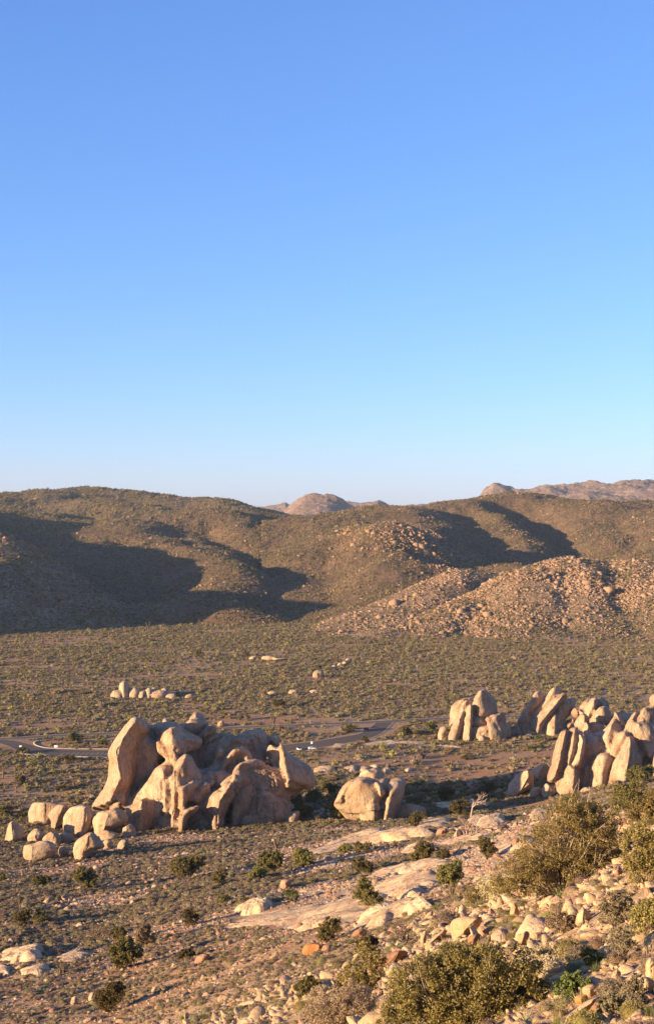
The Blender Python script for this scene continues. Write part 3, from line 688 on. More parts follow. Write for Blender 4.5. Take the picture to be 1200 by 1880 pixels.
# boulders piled against the left foot of the formation
Z1 = (0, 1290, 4.0)
pile = [
 ('large block with a sunlit square face, furthest back in the left boulder pile', [(208,810),(225,765),(245,738),(330,730),(460,742),(505,780),(430,860),(375,900),(330,912),(225,922)], [(330,742),(335,900)], 10, {}),
 ('pear shaped upright boulder wedged between the two largest blocks of the left pile', [(353,830),(385,785),(430,750),(480,750),(512,785),(465,850),(435,905),(385,945),(375,880)], [(470,765),(410,900)], 5, {}),
 ('largest upright boulder of the left pile, with a flat sunlit face and dark right side', [(465,850),(490,800),(525,768),(600,750),(660,770),(692,830),(672,900),(600,985),(540,975),(470,945)], [(632,770),(640,850),(600,965)], 3, {}),
 ('cracked rough boulder with orange stains, touching the foot of the tall left fin', [(680,890),(690,840),(720,810),(790,795),(850,775),(920,800),(945,870),(900,905),(830,925),(760,945),(725,985),(690,960)], [(790,820),(780,900)], 0, {'amp': .06}),
 ('lone pointed boulder at the far left end of the boulder pile', [(38,1015),(48,950),(62,900),(90,870),(140,888),(182,950),(160,995),(100,1020)], [(85,880),(95,1000)], 0, {'p': 1.3}),
 ('low rounded boulder in front of the square faced block of the left pile', [(200,990),(230,945),(275,922),(325,955),(325,995),(280,1025),(215,1020)], None, 0, {}),
 ('pale wedge shaped boulder in the middle of the left pile', [(312,1005),(340,970),(375,948),(430,962),(452,1010),(440,1045),(400,1040),(330,1030)], [(385,960),(400,1030)], 0, {}),
 ('shaded boulder under the largest upright one of the left pile', [(435,965),(480,955),(535,968),(545,1010),(505,1035),(450,1035)], None, 2, {}),
 ('long low boulder at the front left of the pile', [(170,1095),(182,1050),(250,1035),(300,1015),(360,1015),(400,1040),(418,1090),(380,1128),(300,1150),(230,1162),(185,1142)], [(240,1060),(235,1130)], 0, {}),
 ('small shaded boulder behind the two front ones of the left pile', [(428,1095),(440,1060),(465,1053),(492,1062),(512,1100),(450,1130)], None, 0, {}),
 ('egg shaped grey topped boulder at the front of the left pile', [(540,1080),(550,1030),(585,995),(635,965),(685,955),(740,1010),(768,1062),(680,1095),(620,1140),(560,1158),(543,1115)], [(650,975),(640,1050),(610,1125)], 0, {}),
 ('small split boulder just below the cracked orange stained one', [(732,985),(745,950),(775,937),(820,945),(862,962),(862,992),(820,1002),(750,1015)], [(790,945),(800,1000)], 0, {}),
 ('small pale upright stone beside the egg shaped boulder', [(752,1040),(770,1010),(795,1000),(828,1022),(812,1070),(770,1075)], None, 0, {}),
 ('blue grey shaded boulder right of the egg shaped one', [(860,1065),(875,1025),(895,1008),(935,1008),(945,1055),(890,1085)], None, 0, {}),
 ('small rough brown block at the right end of the left pile', [(900,925),(930,905),(960,890),(988,918),(1000,970),(960,985),(905,982)], [(930,905),(935,975)], 0, {}),
 ('small grey boulder peeping over the largest upright one of the left pile', [(595,750),(615,730),(645,724),(672,740),(682,775),(620,780)], None, 12, {}),
]
for lb, out, rid, off, ex in pile:
    o = rock('boulder', out, rid, off=off, xf=Z1, mat='rock' if 'shade' in lb or 'brown' in lb else 'rock_pale', n=56, m=9, p=ex.get('p', 1.7), amp=ex.get('amp', .03))  # brown block by its own tone; shaded boulders get darker granite as painted shade
    tag(o, lb, 'boulder', 'boulders piled at the left foot of the big formation')

# domed outcrop right of the formation
Z4 = (580, 1380, 6.0)
dome = [
 ([(200,570),(230,490),(270,420),(330,345),(430,290),(540,278),(720,285),(815,300),(812,480),(720,560),(700,650),(640,665),(560,670),(450,620),(330,610)], [(500,330),(610,430),(640,600)], 8, 12, dict(p=1.5, n=80, m=11, amp=.025, name='dome')),
 ([(200,575),(225,500),(270,420),(340,345),(440,290),(400,380),(330,480),(300,600)], [(370,340),(270,500)], 6, 6, dict(p=1.8)),
 ([(240,620),(330,370),(500,300),(860,300),(960,400),(900,600),(790,760),(450,720)], None, 15, 9, dict(p=3, Tb=12)),
 ([(785,320),(860,285),(940,288),(992,330),(980,400),(960,490),(900,610),(840,710),(775,775),(700,775),(705,640),(710,560),(800,470)], [(815,470),(790,600),(750,740)], 7, 10, dict(p=1.5)),
 ([(478,285),(490,240),(520,210),(600,195),(650,175),(715,190),(732,240),(735,295),(600,305)], [(570,210),(620,260)], 10, 7, dict(name='capstone')),
 ([(640,330),(700,345),(730,400),(760,450),(720,520),(690,450),(650,380)], None, 1, 6, {}),
 ([(540,600),(600,560),(680,560),(700,640),(640,665),(560,665)], None, 0, 5, {}),
 ([(470,670),(600,650),(720,680),(700,800),(560,790)], None, 2, 3, {}),
 ([(870,660),(980,575),(1100,590),(1210,625),(1210,730),(1050,740),(860,720)], None, 10, 4, dict(amp=.02)),
]
formation('domed_outcrop', 'squat domed granite outcrop with a capstone, right of the largest formation', 'rock outcrop', 700, 1508, Z4, dome, mat='rock_pale', voxel=.45, crack=.45, famp=.7)

# twin rocks beyond the road junction
Z5 = (790, 1240, 5.217)
twin = [
 ([(178,490),(180,380),(200,290),(265,230),(340,212),(385,208),(412,235),(400,330),(310,400),(240,450)], [(290,240),(290,380)], 14, 9, dict(Tb=14)),
 ([(262,385),(260,310),(300,255),(370,215),(405,235),(392,300),(325,360)], [(320,260),(300,350)], 10, 6, {}),
 ([(275,575),(295,460),(345,320),(390,278),(412,370),(402,460),(375,575),(320,590)], [(380,300),(370,560)], 4, 8, dict(p=1.5)),
 ([(145,580),(200,500),(250,410),(320,340),(312,430),(275,545),(210,590)], [(290,380),(220,550)], 2, 5, {}),
 ([(398,320),(400,270),(425,190),(460,145),(510,138),(560,160),(605,215),(640,300),(622,370),(545,410),(450,395),(405,370)], [(480,150),(455,230),(480,330),(470,385)], 10, 11, dict(n=80, name='perched_boulder', amp=.035)),
 ([(398,430),(430,390),(505,405),(522,465),(460,495),(410,480)], None, 4, 5, {}),
 ([(365,590),(400,500),(450,485),(545,490),(560,570),(520,620),(400,612)], [(530,510),(530,600)], 3, 6, dict(amp=.06)),
 ([(520,410),(600,365),(690,345),(722,400),(725,470),(775,520),(730,590),(560,605),(540,490)], [(560,440),(590,580)], 6, 10, {}),
 ([(55,550),(85,510),(145,492),(152,525),(120,555)], None, 4, 3, dict(n=32)),
 ([(455,600),(490,570),(530,600),(520,625),(470,625)], None, -3, 2.5, dict(n=32)),
]
formation('rock_formation', 'pair of upright rocks with a perched round boulder, just right of the road junction', 'rock formation', 880, 1358, Z5, twin, kind='rock', n=56, voxel=.5, crack=.55, famp=.8)

Z6 = (920, 1240, 4.286)
stack = [
 ([(150,320),(200,245),(240,175),(258,138),(300,120),(330,150),(318,205),(262,275),(220,325)], [(265,150),(270,200),(190,300)], 12, 6, {}),
 ([(118,360),(140,328),(180,308),(218,320),(238,352),(185,432),(130,400)], [(190,330),(180,400)], 6, 7, {}),
 ([(70,460),(118,375),(185,430),(180,465),(90,475)], None, 6, 7, {}),
 ([(222,315),(260,260),(320,190),(400,98),(435,88),(472,118),(468,155),(405,205),(350,245),(240,335)], [(410,110),(380,190),(250,310)], 14, 7, dict(p=1.5)),
 ([(172,450),(215,365),(270,320),(330,270),(400,190),(478,138),(518,155),(492,215),(420,285),(345,375),(305,455),(230,465)], [(480,160),(400,260),(300,380),(270,440)], 6, 9, dict(p=1.5, n=80)),
 ([(305,450),(345,380),(400,315),(432,298),(442,400),(438,470),(370,490)], [(420,330),(415,460)], 4, 7, dict(p=1.5)),
 ([(425,310),(455,250),(500,205),(560,168),(592,200),(575,275),(505,355),(470,430),(440,440)], [(450,260),(450,400)], 12, 10, {}),
 ([(175,470),(220,440),(300,445),(330,470),(250,480)], None, 0, 3, {}),
]
formation('rock_formation', 'fan of tilted slabs leaning right, between the twin rocks and the right edge formation', 'rock formation', 990, 1350, Z6, stack, n=56, voxel=.5, crack=.5, famp=.7)
rub = [
 ([(540,290),(575,250),(630,260),(640,300),(620,345),(570,335)], None, 2, 4), ([(500,400),(530,370),(580,375),(570,410),(520,425)], None, 0, 3),
 ([(440,440),(450,415),(480,420),(475,445)], None, 0, 2), ([(535,370),(550,335),(590,345),(590,380)], None, 2, 3), ([(590,300),(610,270),(640,280),(640,310)], None, 2, 2)]
for k, (out, rid, dd, T) in enumerate(rub):
    o = rock('boulder', out, rid, D=ground_hit(1040, 1348) + dd, T=T, xf=Z6, mat='rock_red', n=36, m=6, p=1.25, amp=.07)
    tag(o, ['largest reddish block in the rubble between the tilted slabs and the right edge formation', 'reddish block halfway down the rubble beside the tilted slabs', 'small red stone at the foot of the tilted slabs',
        'reddish block in the middle of the rubble beside the tilted slabs', 'small reddish stone topmost in the rubble beside the tilted slabs'][k], 'boulder', 'red rubble beside the tilted slabs')

right = [
 ([(440,860),(500,640),(640,480),(760,440),(900,430),(1060,400),(1400,420),(1450,860),(1000,880),(700,880)], None, 16, 12, dict(Tb=24, name='core_rock', n=96, p=3)),
 ([(600,270),(680,330),(790,380),(900,300),(1060,300),(1180,240),(1400,300),(1450,860),(1000,870),(690,870),(600,700),(640,480)], None, 46, 6, dict(Tb=22, name='core_rock', n=96, amp=.02)),
 ([(625,340),(640,280),(690,200),(735,172),(765,190),(745,260),(715,320),(700,365),(650,350)], [(730,190),(720,240),(680,330)], 50, 8, {}),
 ([(740,180),(800,185),(838,215),(845,265),(800,255),(755,270)], None, 56, 8, {}),
 ([(610,260),(640,210),(700,180),(650,270)], None, 60, 5, {}),
 ([(718,325),(735,285),(770,255),(820,248),(852,300),(835,370),(795,388),(740,345)], [(790,270),(790,340)], 36, 7, {}),
 ([(572,395),(595,320),(640,295),(670,310),(692,335),(655,385),(630,445)], [(650,310),(640,420)], 22, 6, dict(p=1.5)),
 ([(632,435),(655,362),(680,380),(697,420),(697,475),(665,492)], [(680,400),(675,470)], 18, 5, dict(p=1.5)),
 ([(355,830),(375,740),(390,680),(428,530),(455,445),(495,425),(532,438),(515,500),(495,610),(482,710),(445,800),(400,850)], [(505,440),(480,560),(450,700),(420,800)], 4, 8, dict(p=1.45, n=80)),
 ([(495,620),(500,500),(515,460),(545,415),(600,405),(602,450),(592,530),(575,615),(530,720),(500,710)], [(575,430),(560,560),(530,680)], 6, 8, dict(p=1.6)),
 ([(598,425),(630,450),(655,490),(662,530),(645,640),(605,750),(515,725),(580,612),(596,520)], [(640,520),(610,680)], 5, 8, dict(p=1.6)),
 ([(500,700),(560,720),(605,740),(595,880),(500,890),(430,885),(430,840)], [(570,740),(560,860)], 3, 8, {}),
 ([(690,370),(740,365),(800,390),(830,425),(750,495),(790,600),(700,690),(640,640),(700,560),(688,450)], [(720,400),(730,600)], 30, 8, {}),
 ([(655,520),(700,505),(708,560),(662,640)], None, 16, 5, {}),
 ([(605,870),(620,780),(680,680),(700,720),(695,880)], [(660,740),(660,860)], 10, 6, {}),
 ([(732,490),(780,440),(830,398),(880,318),(930,335),(955,420),(990,455),(905,630),(835,640),(790,600),(745,525)], [(860,400),(830,520),(850,600)], 12, 9, dict(p=1.4, amp=.02)),
 ([(882,300),(895,282),(920,300),(950,350),(975,385),(950,422),(905,345)], [(910,310),(945,380)], 14, 6, {}),
 ([(945,440),(975,380),(1010,320),(1040,290),(1078,288),(1040,370),(995,455)], [(1050,300),(970,430)], 12, 6, dict(p=1.5)),
 ([(915,450),(960,435),(995,455),(965,560),(895,660),(835,645),(870,560)], [(965,460),(900,600)], 6, 7, dict(p=1.6)),
 ([(688,700),(740,640),(800,610),(895,640),(850,760),(820,860),(755,875),(700,870)], [(800,640),(780,780)], 6, 8, dict(p=1.6, amp=.035)),
 ([(1000,480),(1035,505),(1080,580),(1112,640),(1105,700),(1060,770),(1040,870),(900,880),(815,860),(850,760),(900,640),(960,560)], [(1010,500),(1000,640),(960,800)], 2, 11, dict(p=1.4, n=80, amp=.02)),
 ([(1028,372),(1050,330),(1090,280),(1140,238),(1200,250),(1280,310),(1290,400),(1180,380),(1100,367)], [(1120,260),(1110,350)], 14, 9, dict(p=1.6)),
 ([(998,455),(1010,410),(1030,365),(1100,360),(1280,395),(1280,560),(1210,620),(1172,660),(1130,640),(1060,535)], [(1080,380),(1120,500),(1160,640)], 8, 10, dict(p=1.5, n=80, amp=.015)),
 ([(1150,210),(1165,170),(1200,142),(1260,130),(1300,200),(1240,260),(1180,238)], [(1200,160),(1210,230)], 14, 8, {}),
 ([(1165,670),(1210,600),(1300,540),(1330,640),(1300,760),(1180,740)], [(1220,610),(1220,720)], 6, 9, {}),
 ([(1020,870),(1060,770),(1180,720),(1340,760),(1340,900),(1020,900)], None, 8, 8, {}),
 ([(930,800),(1010,770),(1040,800),(1030,880),(940,880)], None, 0, 5, {}),
]
formation('rock_formation', 'tall cluster of cream fins and jointed blocks cut by the right edge of the photo', 'rock formation', 1090, 1447, Z6, right, n=56, voxel=.58, crack=.6, famp=.8)
for lb, out, rid, off in [
 ('large shaded egg boulder at the left foot of the right edge formation', [(48,905),(55,855),(90,810),(130,775),(200,742),(245,770),(252,860),(190,905),(80,955),(50,945)], [(205,755),(215,860),(120,930)], 0),
 ('sunlit wedge boulder behind the shaded egg boulder, left of the right edge formation', [(222,760),(270,720),(335,692),(372,720),(358,800),(320,830),(260,820)], [(330,710),(290,800)], 4),
 ('grey angular boulder in shadow right of the egg boulder', [(315,900),(350,850),(400,875),(435,920),(400,955),(330,955)], [(370,870),(370,940)], 0),
 ('low grey boulder in shadow between the egg boulder and the angular one', [(225,900),(260,880),(305,882),(322,940),(290,965),(228,955)], None, 0),
 ('small flat boulder in shadow at the front foot of the right edge formation', [(620,905),(660,880),(740,895),(750,920),(640,925)], None, 0),
 ]:
    tag(rock('boulder', out, rid, off=off, xf=Z6, n=48, m=8, mat='rock_pale', p=1.5), lb, 'boulder')

# low rocks out on the flat
Z7 = (180, 1180, 2.4)
far_rocks = [
 ([(92,215),(93,185),(105,172),(122,167),(138,182),(138,205),(130,232),(95,232)], [(110,180),(112,222)], 4, 7, {}),
 ([(52,235),(62,215),(90,208),(115,225),(110,240)], None, 0, 4, {}),
 ([(130,236),(138,212),(160,195),(178,202),(185,225),(180,242),(150,240)], None, 2, 5, {}),
 ([(175,242),(180,225),(205,215),(205,242)], None, 0, 4, {}), ([(203,240),(212,208),(228,200),(240,215),(230,245)], None, 3, 5, {}),
 ([(228,243),(235,222),(280,208),(302,222),(290,238),(245,245)], None, 1, 5, {}), ([(232,215),(238,200),(262,205),(262,215)], None, 8, 4, {}),
 ([(278,212),(290,200),(305,208),(300,222)], None, 8, 4, {}), ([(288,246),(300,232),(335,224),(345,240),(340,250)], None, 0, 4, {}),
]
formation('rock_outcrop', 'low ridge of pinkish boulders with one tall knob, out on the scrub flat', 'rock outcrop', 270, 1281, Z7, far_rocks, kind='boulder', n=36, m=6, mat='rock_pale', voxel=.8, crack=.8, famp=.6)
for lb, w, px, py in [
 ('flat pale slab, left of the two showing high on the flat above the road', [(662,72),(675,60),(700,58),(706,70),(690,75)], 462, 1211),
 ('long pale slab, right of the two showing high on the flat above the road', [(718,72),(725,60),(750,56),(790,66),(840,70),(790,78),(740,80)], 495, 1212)]:
    tag(rock('flat_rock', w, None, xf=Z7, T=5, n=32, m=5, mat='rock_pale'), lb, 'rock')
for lb, w, mt in [
 ('pale round boulder with a smaller one at its side, high on the flat', [(944,148),(950,128),(968,120),(990,128),(992,145),(965,155)], 'rock_pale'),
 ('small boulder on the bright rib of stones climbing right on the flat', [(1028,115),(1030,102),(1045,98),(1052,108),(1045,120)], 'rock_pale'),
 ('grey boulder in the middle of the scrub flat, below the bright round one', [(838,228),(842,212),(862,206),(882,214),(875,230)], 'rock'),
 ('dark low boulder in the middle of the scrub flat, left of the grey one', [(745,230),(750,216),(775,214),(785,228)], 'rock'),
 ('shaded boulder right of the grey one on the scrub flat', [(928,225),(935,210),(965,208),(972,222)], 'rock'),
 ('grey boulder at the right end of the low pinkish ridge', [(378,245),(390,230),(412,225),(420,240)], 'rock'),
 ('small red rock beside the road behind the largest formation', [(522,368),(530,350),(545,342),(556,350),(558,366)], 'rock_red'),
 ]:
    tag(rock('boulder', w, None, xf=Z7, n=32, m=5, mat=mt), lb, 'boulder')
for k, (px, py) in enumerate([(1085/2.4+180, 1180+88/2.4), (1100/2.4+180, 1180+75/2.4), (1065/2.4+180, 1180+95/2.4)]):
    w = [(px-5,py+2),(px-3,py-2),(px+2,py-3),(px+5,py+1),(px,py+3)]
    tag(rock('boulder', w, None, n=24, m=4, mat='rock_pale'), ['upper middle stone', 'topmost stone', 'lower stone'][k] + ' of the bright rib climbing right on the flat', 'boulder', 'stones of the bright rib on the flat')

# flat granite pavements
def pavement(name, pts, label, height=0.9, mat='pavement', n=170, m=22, cat='rock slab', group=None, rough=0.75):
    """A low bare dome of granite that swells out of the soil inside an outline on the ground."""
    W = np.array([(lambda v: (v.x, v.y))(on_ground(px, py)) for px, py in pts])
    O = catmull(W, n); c = O.mean(0); V = []
    sz = max(2.0, np.linalg.norm(O - c, axis=1).mean()); e = 1 + 0.30 * fbm(O[:, 0] / sz * 3, O[:, 1] / sz * 3, 0, 4, 71)
    O = c + (O - c) * e[:, None]
    for k in range(m + 1):
        t = k / m; q = O * (1 - t) + c * t
        h = height * .75 * (1 - (1 - t) ** 2.4) - 0.45 * (1 - t) ** 8
        s = np.linalg.norm(O - c, axis=1).mean() / 2.2; rough_ = rough * min(1, s / 6)
        h = h + height * rough_ * fbm(q[:, 0] / s, q[:, 1] / s, 0, 4, 72) * min(1, t * 4) + height * 0.35 * rough_ * ridged(q[:, 0] / s * 2.1, q[:, 1] / s * 3, 0, 3, 73) * min(1, t * 4)
        h = h + np.clip(0.09 * (q[:, 0] - c[0]), -.4 * height, 2.0 * height) * (1 - (1 - t) ** 5)
        V.append(np.stack([q[:, 0], q[:, 1], ground_z(q[:, 0], q[:, 1]) + h], 1))
    V = np.concatenate(V); i = np.arange(n); j = (i + 1) % n
    fc = np.concatenate([np.stack([i + k * n, j + k * n, j + (k + 1) * n, i + (k + 1) * n], 1) for k in range(m)])
    o0 = np.array([c[0], c[1], ground_z(c[0:1], c[1:2])[0]])
    o = mesh_obj(name, V - o0, fc, M[mat]); o.location = o0
    SLABS.append(c + (O - c) * .86)
    return tag(o, label, cat, group)
SLABS = []
for pts, lb, h in [
 ([(535,1572),(580,1556),(650,1533),(700,1527),(775,1530),(792,1538),(740,1546),(690,1550),(640,1562),(600,1568),(560,1576)], 'long pale whaleback of bare granite crossing the slope below the domed outcrop', 2.0),
 ([(385,1700),(430,1676),(500,1664),(560,1662),(620,1657),(665,1650),(700,1645),(730,1652),(700,1668),(670,1690),(640,1706),(600,1706),(540,1712),(470,1708),(420,1706),(380,1698)], 'widest bare granite pavement in the middle of the slope, strewn with a few dark stones', 1.1),
 ([(600,1652),(640,1636),(690,1622),(740,1606),(800,1600),(830,1608),(790,1630),(770,1648),(710,1650),(660,1656)], 'bare granite sheet just above the widest pavement, a juniper at its edge', 1.2),
 ([(640,1615),(690,1597),(740,1584),(800,1578),(830,1585),(780,1600),(720,1604),(680,1618)], 'broken granite sheet below the long whaleback', 1.1),
 ([(645,1706),(680,1680),(720,1668),(770,1660),(790,1668),(740,1684),(700,1704),(665,1712)], 'pale granite sheet right of the widest pavement, a dark cleft between them', 1.5),
 ([(425,1672),(455,1660),(480,1655),(505,1657),(495,1668),(460,1682)], 'small domed slab at the left end of the widest pavement', 2.2),
 ([(0,1748),(30,1745),(60,1738),(85,1745),(80,1762),(40,1768),(0,1764)], 'rounded pale slab at the left edge near the bottom corner', 1.6),
 ([(30,1782),(50,1772),(85,1770),(95,1780),(70,1792),(35,1790)], 'small pale slab just below the rounded one at the left edge', 0.9),
 ([(95,1760),(130,1745),(150,1742),(170,1752),(150,1764),(110,1774)], 'thin pale slab right of the rounded one at the left edge', 0.7),
 ([(-30,1770),(0,1768),(22,1778),(18,1792),(-20,1796)], 'low cream slab cut by the left edge', 0.8),
 ([(868,1518),(885,1507),(915,1503),(930,1510),(922,1520),(890,1526)], 'smooth pale double slab at the edge of the valley shadow', 2.0),
 ([(852,1512),(868,1502),(900,1500),(895,1510),(865,1517)], 'small pale slab behind the smooth double one', 1.8),
 ([(965,1500),(985,1490),(1010,1492),(1000,1503),(975,1508)], 'pale slab left of the big bush', 1.6),
 ([(735,1560),(760,1552),(790,1552),(800,1560),(770,1568),(740,1570)], 'pale slab with a small juniper beside it, right of the whaleback', 1.2),
 ([(1000,1550),(960,1535),(930,1545),(900,1560),(850,1572),(890,1575),(960,1560)], 'long tilted sheet of bare rock left of the big bush', 1.0),
 ([(800,1548),(830,1538),(870,1535),(900,1530),(895,1542),(850,1550),(815,1556)], 'low bare sheet between two small junipers', 0.8),
 ([(790,1475),(830,1468),(880,1470),(900,1478),(850,1486),(800,1484)], 'shaded grey pavement in the valley shadow', 1.0),
 ([(750,1512),(790,1500),(830,1505),(820,1516),(780,1522)], 'grey half shaded slab beside the dark junipers', 1.2),
 ]:
    pavement('granite_slab', pts, lb, h)
for pts, lb in [
 ([(628,1410),(650,1406),(655,1414),(645,1418)], 'leftmost pale flat slab behind the domed outcrop'),
 ([(655,1412),(668,1406),(680,1410),(672,1418)], 'second pale flat slab from the left behind the domed outcrop'),
 ([(675,1407),(690,1404),(700,1408),(690,1412)], 'furthest pale flat slab behind the domed outcrop'),
 ([(698,1414),(710,1408),(718,1414),(706,1420)], 'rightmost pale flat slab behind the domed outcrop'),
 ([(570,1412),(590,1407),(620,1410),(600,1418),(575,1418)], 'pale flat slab right of the largest formation'),
 ([(740,1414),(752,1411),(758,1414),(748,1417)], 'small isolated flat slab on the red soil right of the domed outcrop'),
 ]:
    pavement('flat_slab', pts, lb, 1.4, n=40, m=6)
for pts, lb in [
 ([(640,1368),(665,1363),(690,1356),(720,1357),(740,1364),(790,1363),(760,1368),(700,1370)], 'pale bare rock pavement beside the road junction'),
 ([(745,1366),(790,1368),(850,1370),(845,1372),(800,1372),(750,1369)], 'narrow pale strip of bare rock running right from the road junction'),
 ([(590,1371),(615,1364),(640,1366),(630,1371),(605,1374)], 'small sandy pavement between the parked vehicles and the junction')]:
    pavement('flat_slab', pts, lb, 0.35, n=60, m=6, rough=.3)
print('rocks', time.time() - T0)

# ------------------------------------------------------------ roads
def strip(name, px_pts, width, z, mat, parent=None, step=4.0, widths=None, offset=0.0, world=None):
    W = np.array([(lambda v: (v.x, v.y))(on_ground(px, py)) for px, py in px_pts]) if world is None else world
    L = np.linalg.norm(np.diff(W, axis=0), axis=1).sum(); n = max(8, int(L / step))
    C = catmull(W, n, closed=False)
    t = np.gradient(C, axis=0); t /= np.linalg.norm(t, axis=1)[:, None]; nn = np.stack([-t[:, 1], t[:, 0]], 1)
    w = np.interp(np.linspace(0, 1, n), np.linspace(0, 1, len(widths)), widths) if widths is not None else np.full(n, width)
    V = []
    cols = 5
    for s in np.linspace(-0.5, 0.5, cols):
        q = C + nn * (w[:, None] * s + offset); V.append(np.stack([q[:, 0], q[:, 1], ground_z(q[:, 0], q[:, 1]) * 0 + 0], 1))
    V = np.stack(V, 1)
    zc = ground_z(V[..., 0], V[..., 1]); zc = np.maximum(zc, zc.mean(1, keepdims=True))
    V[..., 2] = zc + z
    ROADS.append((C, w.max() / 2))
    return mesh_obj(name, V.reshape(-1, 3), grid_faces(n, cols), M[mat], parent), W
ROADS = []
main_px = [(-90,1361),(-40,1360),(0,1357.5),(60,1354),(125,1350),(217,1346),(300,1342),(400,1338),(480,1334),(560,1331),(640,1328),(700,1325.5),(760,1322),(850,1319),(940,1316),(1050,1313),(1180,1310),(1300,1307)]
sh, Wm = strip('road_shoulder', main_px, 10.5, 0.16, 'shoulder'); tag(sh, kind='structure')
rd, _ = strip('road', main_px, 7.4, 0.22, 'asphalt', world=Wm); tag(rd, kind='structure')
l1, _ = strip('centre_line', main_px, 0.3, 0.26, 'paint_yellow', rd, world=Wm)
for sg in (-3.4, 3.4): strip('edge_line', main_px, 0.25, 0.26, 'paint', rd, world=Wm, offset=sg)
loop_px = [(-15,1360),(15,1363),(36,1369),(60,1377),(100,1381),(160,1383.5),(230,1384.5),(320,1385),(400,1384),(480,1379),(540,1372),(590,1366),(640,1357),(672,1350),(690,1341),(698,1333),(706,1326)]
wd = [9, 12, 16, 18, 20, 20, 20, 20, 20, 18, 16, 12, 10, 10]
sh, Wl = strip('road_shoulder', loop_px, 0, 0.13, 'shoulder', widths=[w + 3 for w in wd]); tag(sh, kind='structure')
rl, _ = strip('parking_road', loop_px, 0, 0.19, 'asphalt', world=Wl, widths=wd); tag(rl, kind='structure')
# concrete kerbs along the parking stretch
kerb_px = [(200,1375.6),(150,1375.4),(110,1374.8),(85,1373.6),(70,1370),(64,1366),(66,1362.5),(76,1360.5)]
Wk = np.array([(lambda v: (v.x, v.y))(on_ground(px, py)) for px, py in kerb_px])
def kerb(Wk, w=1.6, h=0.35):
    n = 90; C = catmull(Wk, n, closed=False); t = np.gradient(C, axis=0); t /= np.linalg.norm(t, axis=1)[:, None]; nn = np.stack([-t[:, 1], t[:, 0]], 1)
    V = []
    for s, zz in ((-.5, 0), (-.5, h), (.5, h), (.5, 0)):
        q = C + nn * w * s; V.append(np.stack([q[:, 0], q[:, 1], ground_z(q[:, 0], q[:, 1]) + 0.15 + zz], 1))
    return mesh_obj('kerb', np.stack(V, 1).reshape(-1, 3), grid_faces(n, 4), M['kerb'], smooth=False)
k1 = kerb(Wk); tag(k1, kind='structure')
Wk2 = np.array([(lambda v: (v.x, v.y))(on_ground(px, py)) for px, py in [(40,1384),(62,1386.5),(100,1388),(150,1390),(205,1391.5),(260,1392)]])
k2 = kerb(Wk2, 1.8); tag(k2, kind='structure')
# stall lines
for k, px in enumerate(range(112, 200, 9)):
    a = on_ground(px, 1386); b = on_ground(px + 7, 1382.4); w = np.array([[a.x, a.y], [(a.x + b.x) / 2, (a.y + b.y) / 2], [b.x, b.y]])
    strip('stall_line', None, 0.2, 0.235, 'paint', rl, world=w)
print('roads', time.time() - T0)

# ------------------------------------------------------------ plants
def cards(C, N, size, rs, up=0.3, asp=1.6):
    """one small triangle pair (a leaf spray) at every centre C, facing roughly N"""
    n = len(C)
    d = rs.normal(size=(n, 3)); d[:, 2] += up; d /= np.linalg.norm(d, axis=1)[:, None]
    e = np.cross(d, rs.normal(size=(n, 3))); e /= np.linalg.norm(e, axis=1)[:, None]
    s = size * rs.uniform(0.6, 1.4, (n, 1))
    a = C - e * s * 0.45; b = C + d * s * asp * .5; c = C + e * s * 0.45; f = C - d * s * asp * .5
    V = np.stack([f, c, b, a], 1).reshape(-1, 3)
    return V, np.arange(n * 4).reshape(n, 4)
def tube(P, r0, r1, k=5):
    P = np.asarray(P, float); n = len(P); V = []
    for i in range(n):
        t = P[min(i + 1, n - 1)] - P[max(i - 1, 0)]; t = t / (np.linalg.norm(t) + 1e-9)
        u = np.cross(t, [0.3, 0.9, 0.2]); u /= np.linalg.norm(u) + 1e-9; v = np.cross(t, u); r = r0 + (r1 - r0) * i / (n - 1)
        for j in range(k): V.append(P[i] + r * (u * math.cos(2 * math.pi * j / k) + v * math.sin(2 * math.pi * j / k)))
    Fc = []
    for i in range(n - 1):
        for j in range(k): Fc.append((i * k + j, i * k + (j + 1) % k, (i + 1) * k + (j + 1) % k, (i + 1) * k + j))
    return np.array(V), np.array(Fc)
def join(parts):
    V, Fc, o = [], [], 0
    for v, f in parts: V.append(v); Fc.append(f + o); o += len(v)
    return np.concatenate(V), np.concatenate(Fc)
def set_tint(o, vals, k=4):
    a = o.data.attributes.new('tint', 'FLOAT', 'POINT'); a.data.foreach_set('value', np.repeat(vals, k).astype(np.float32)[:len(o.data.vertices)])
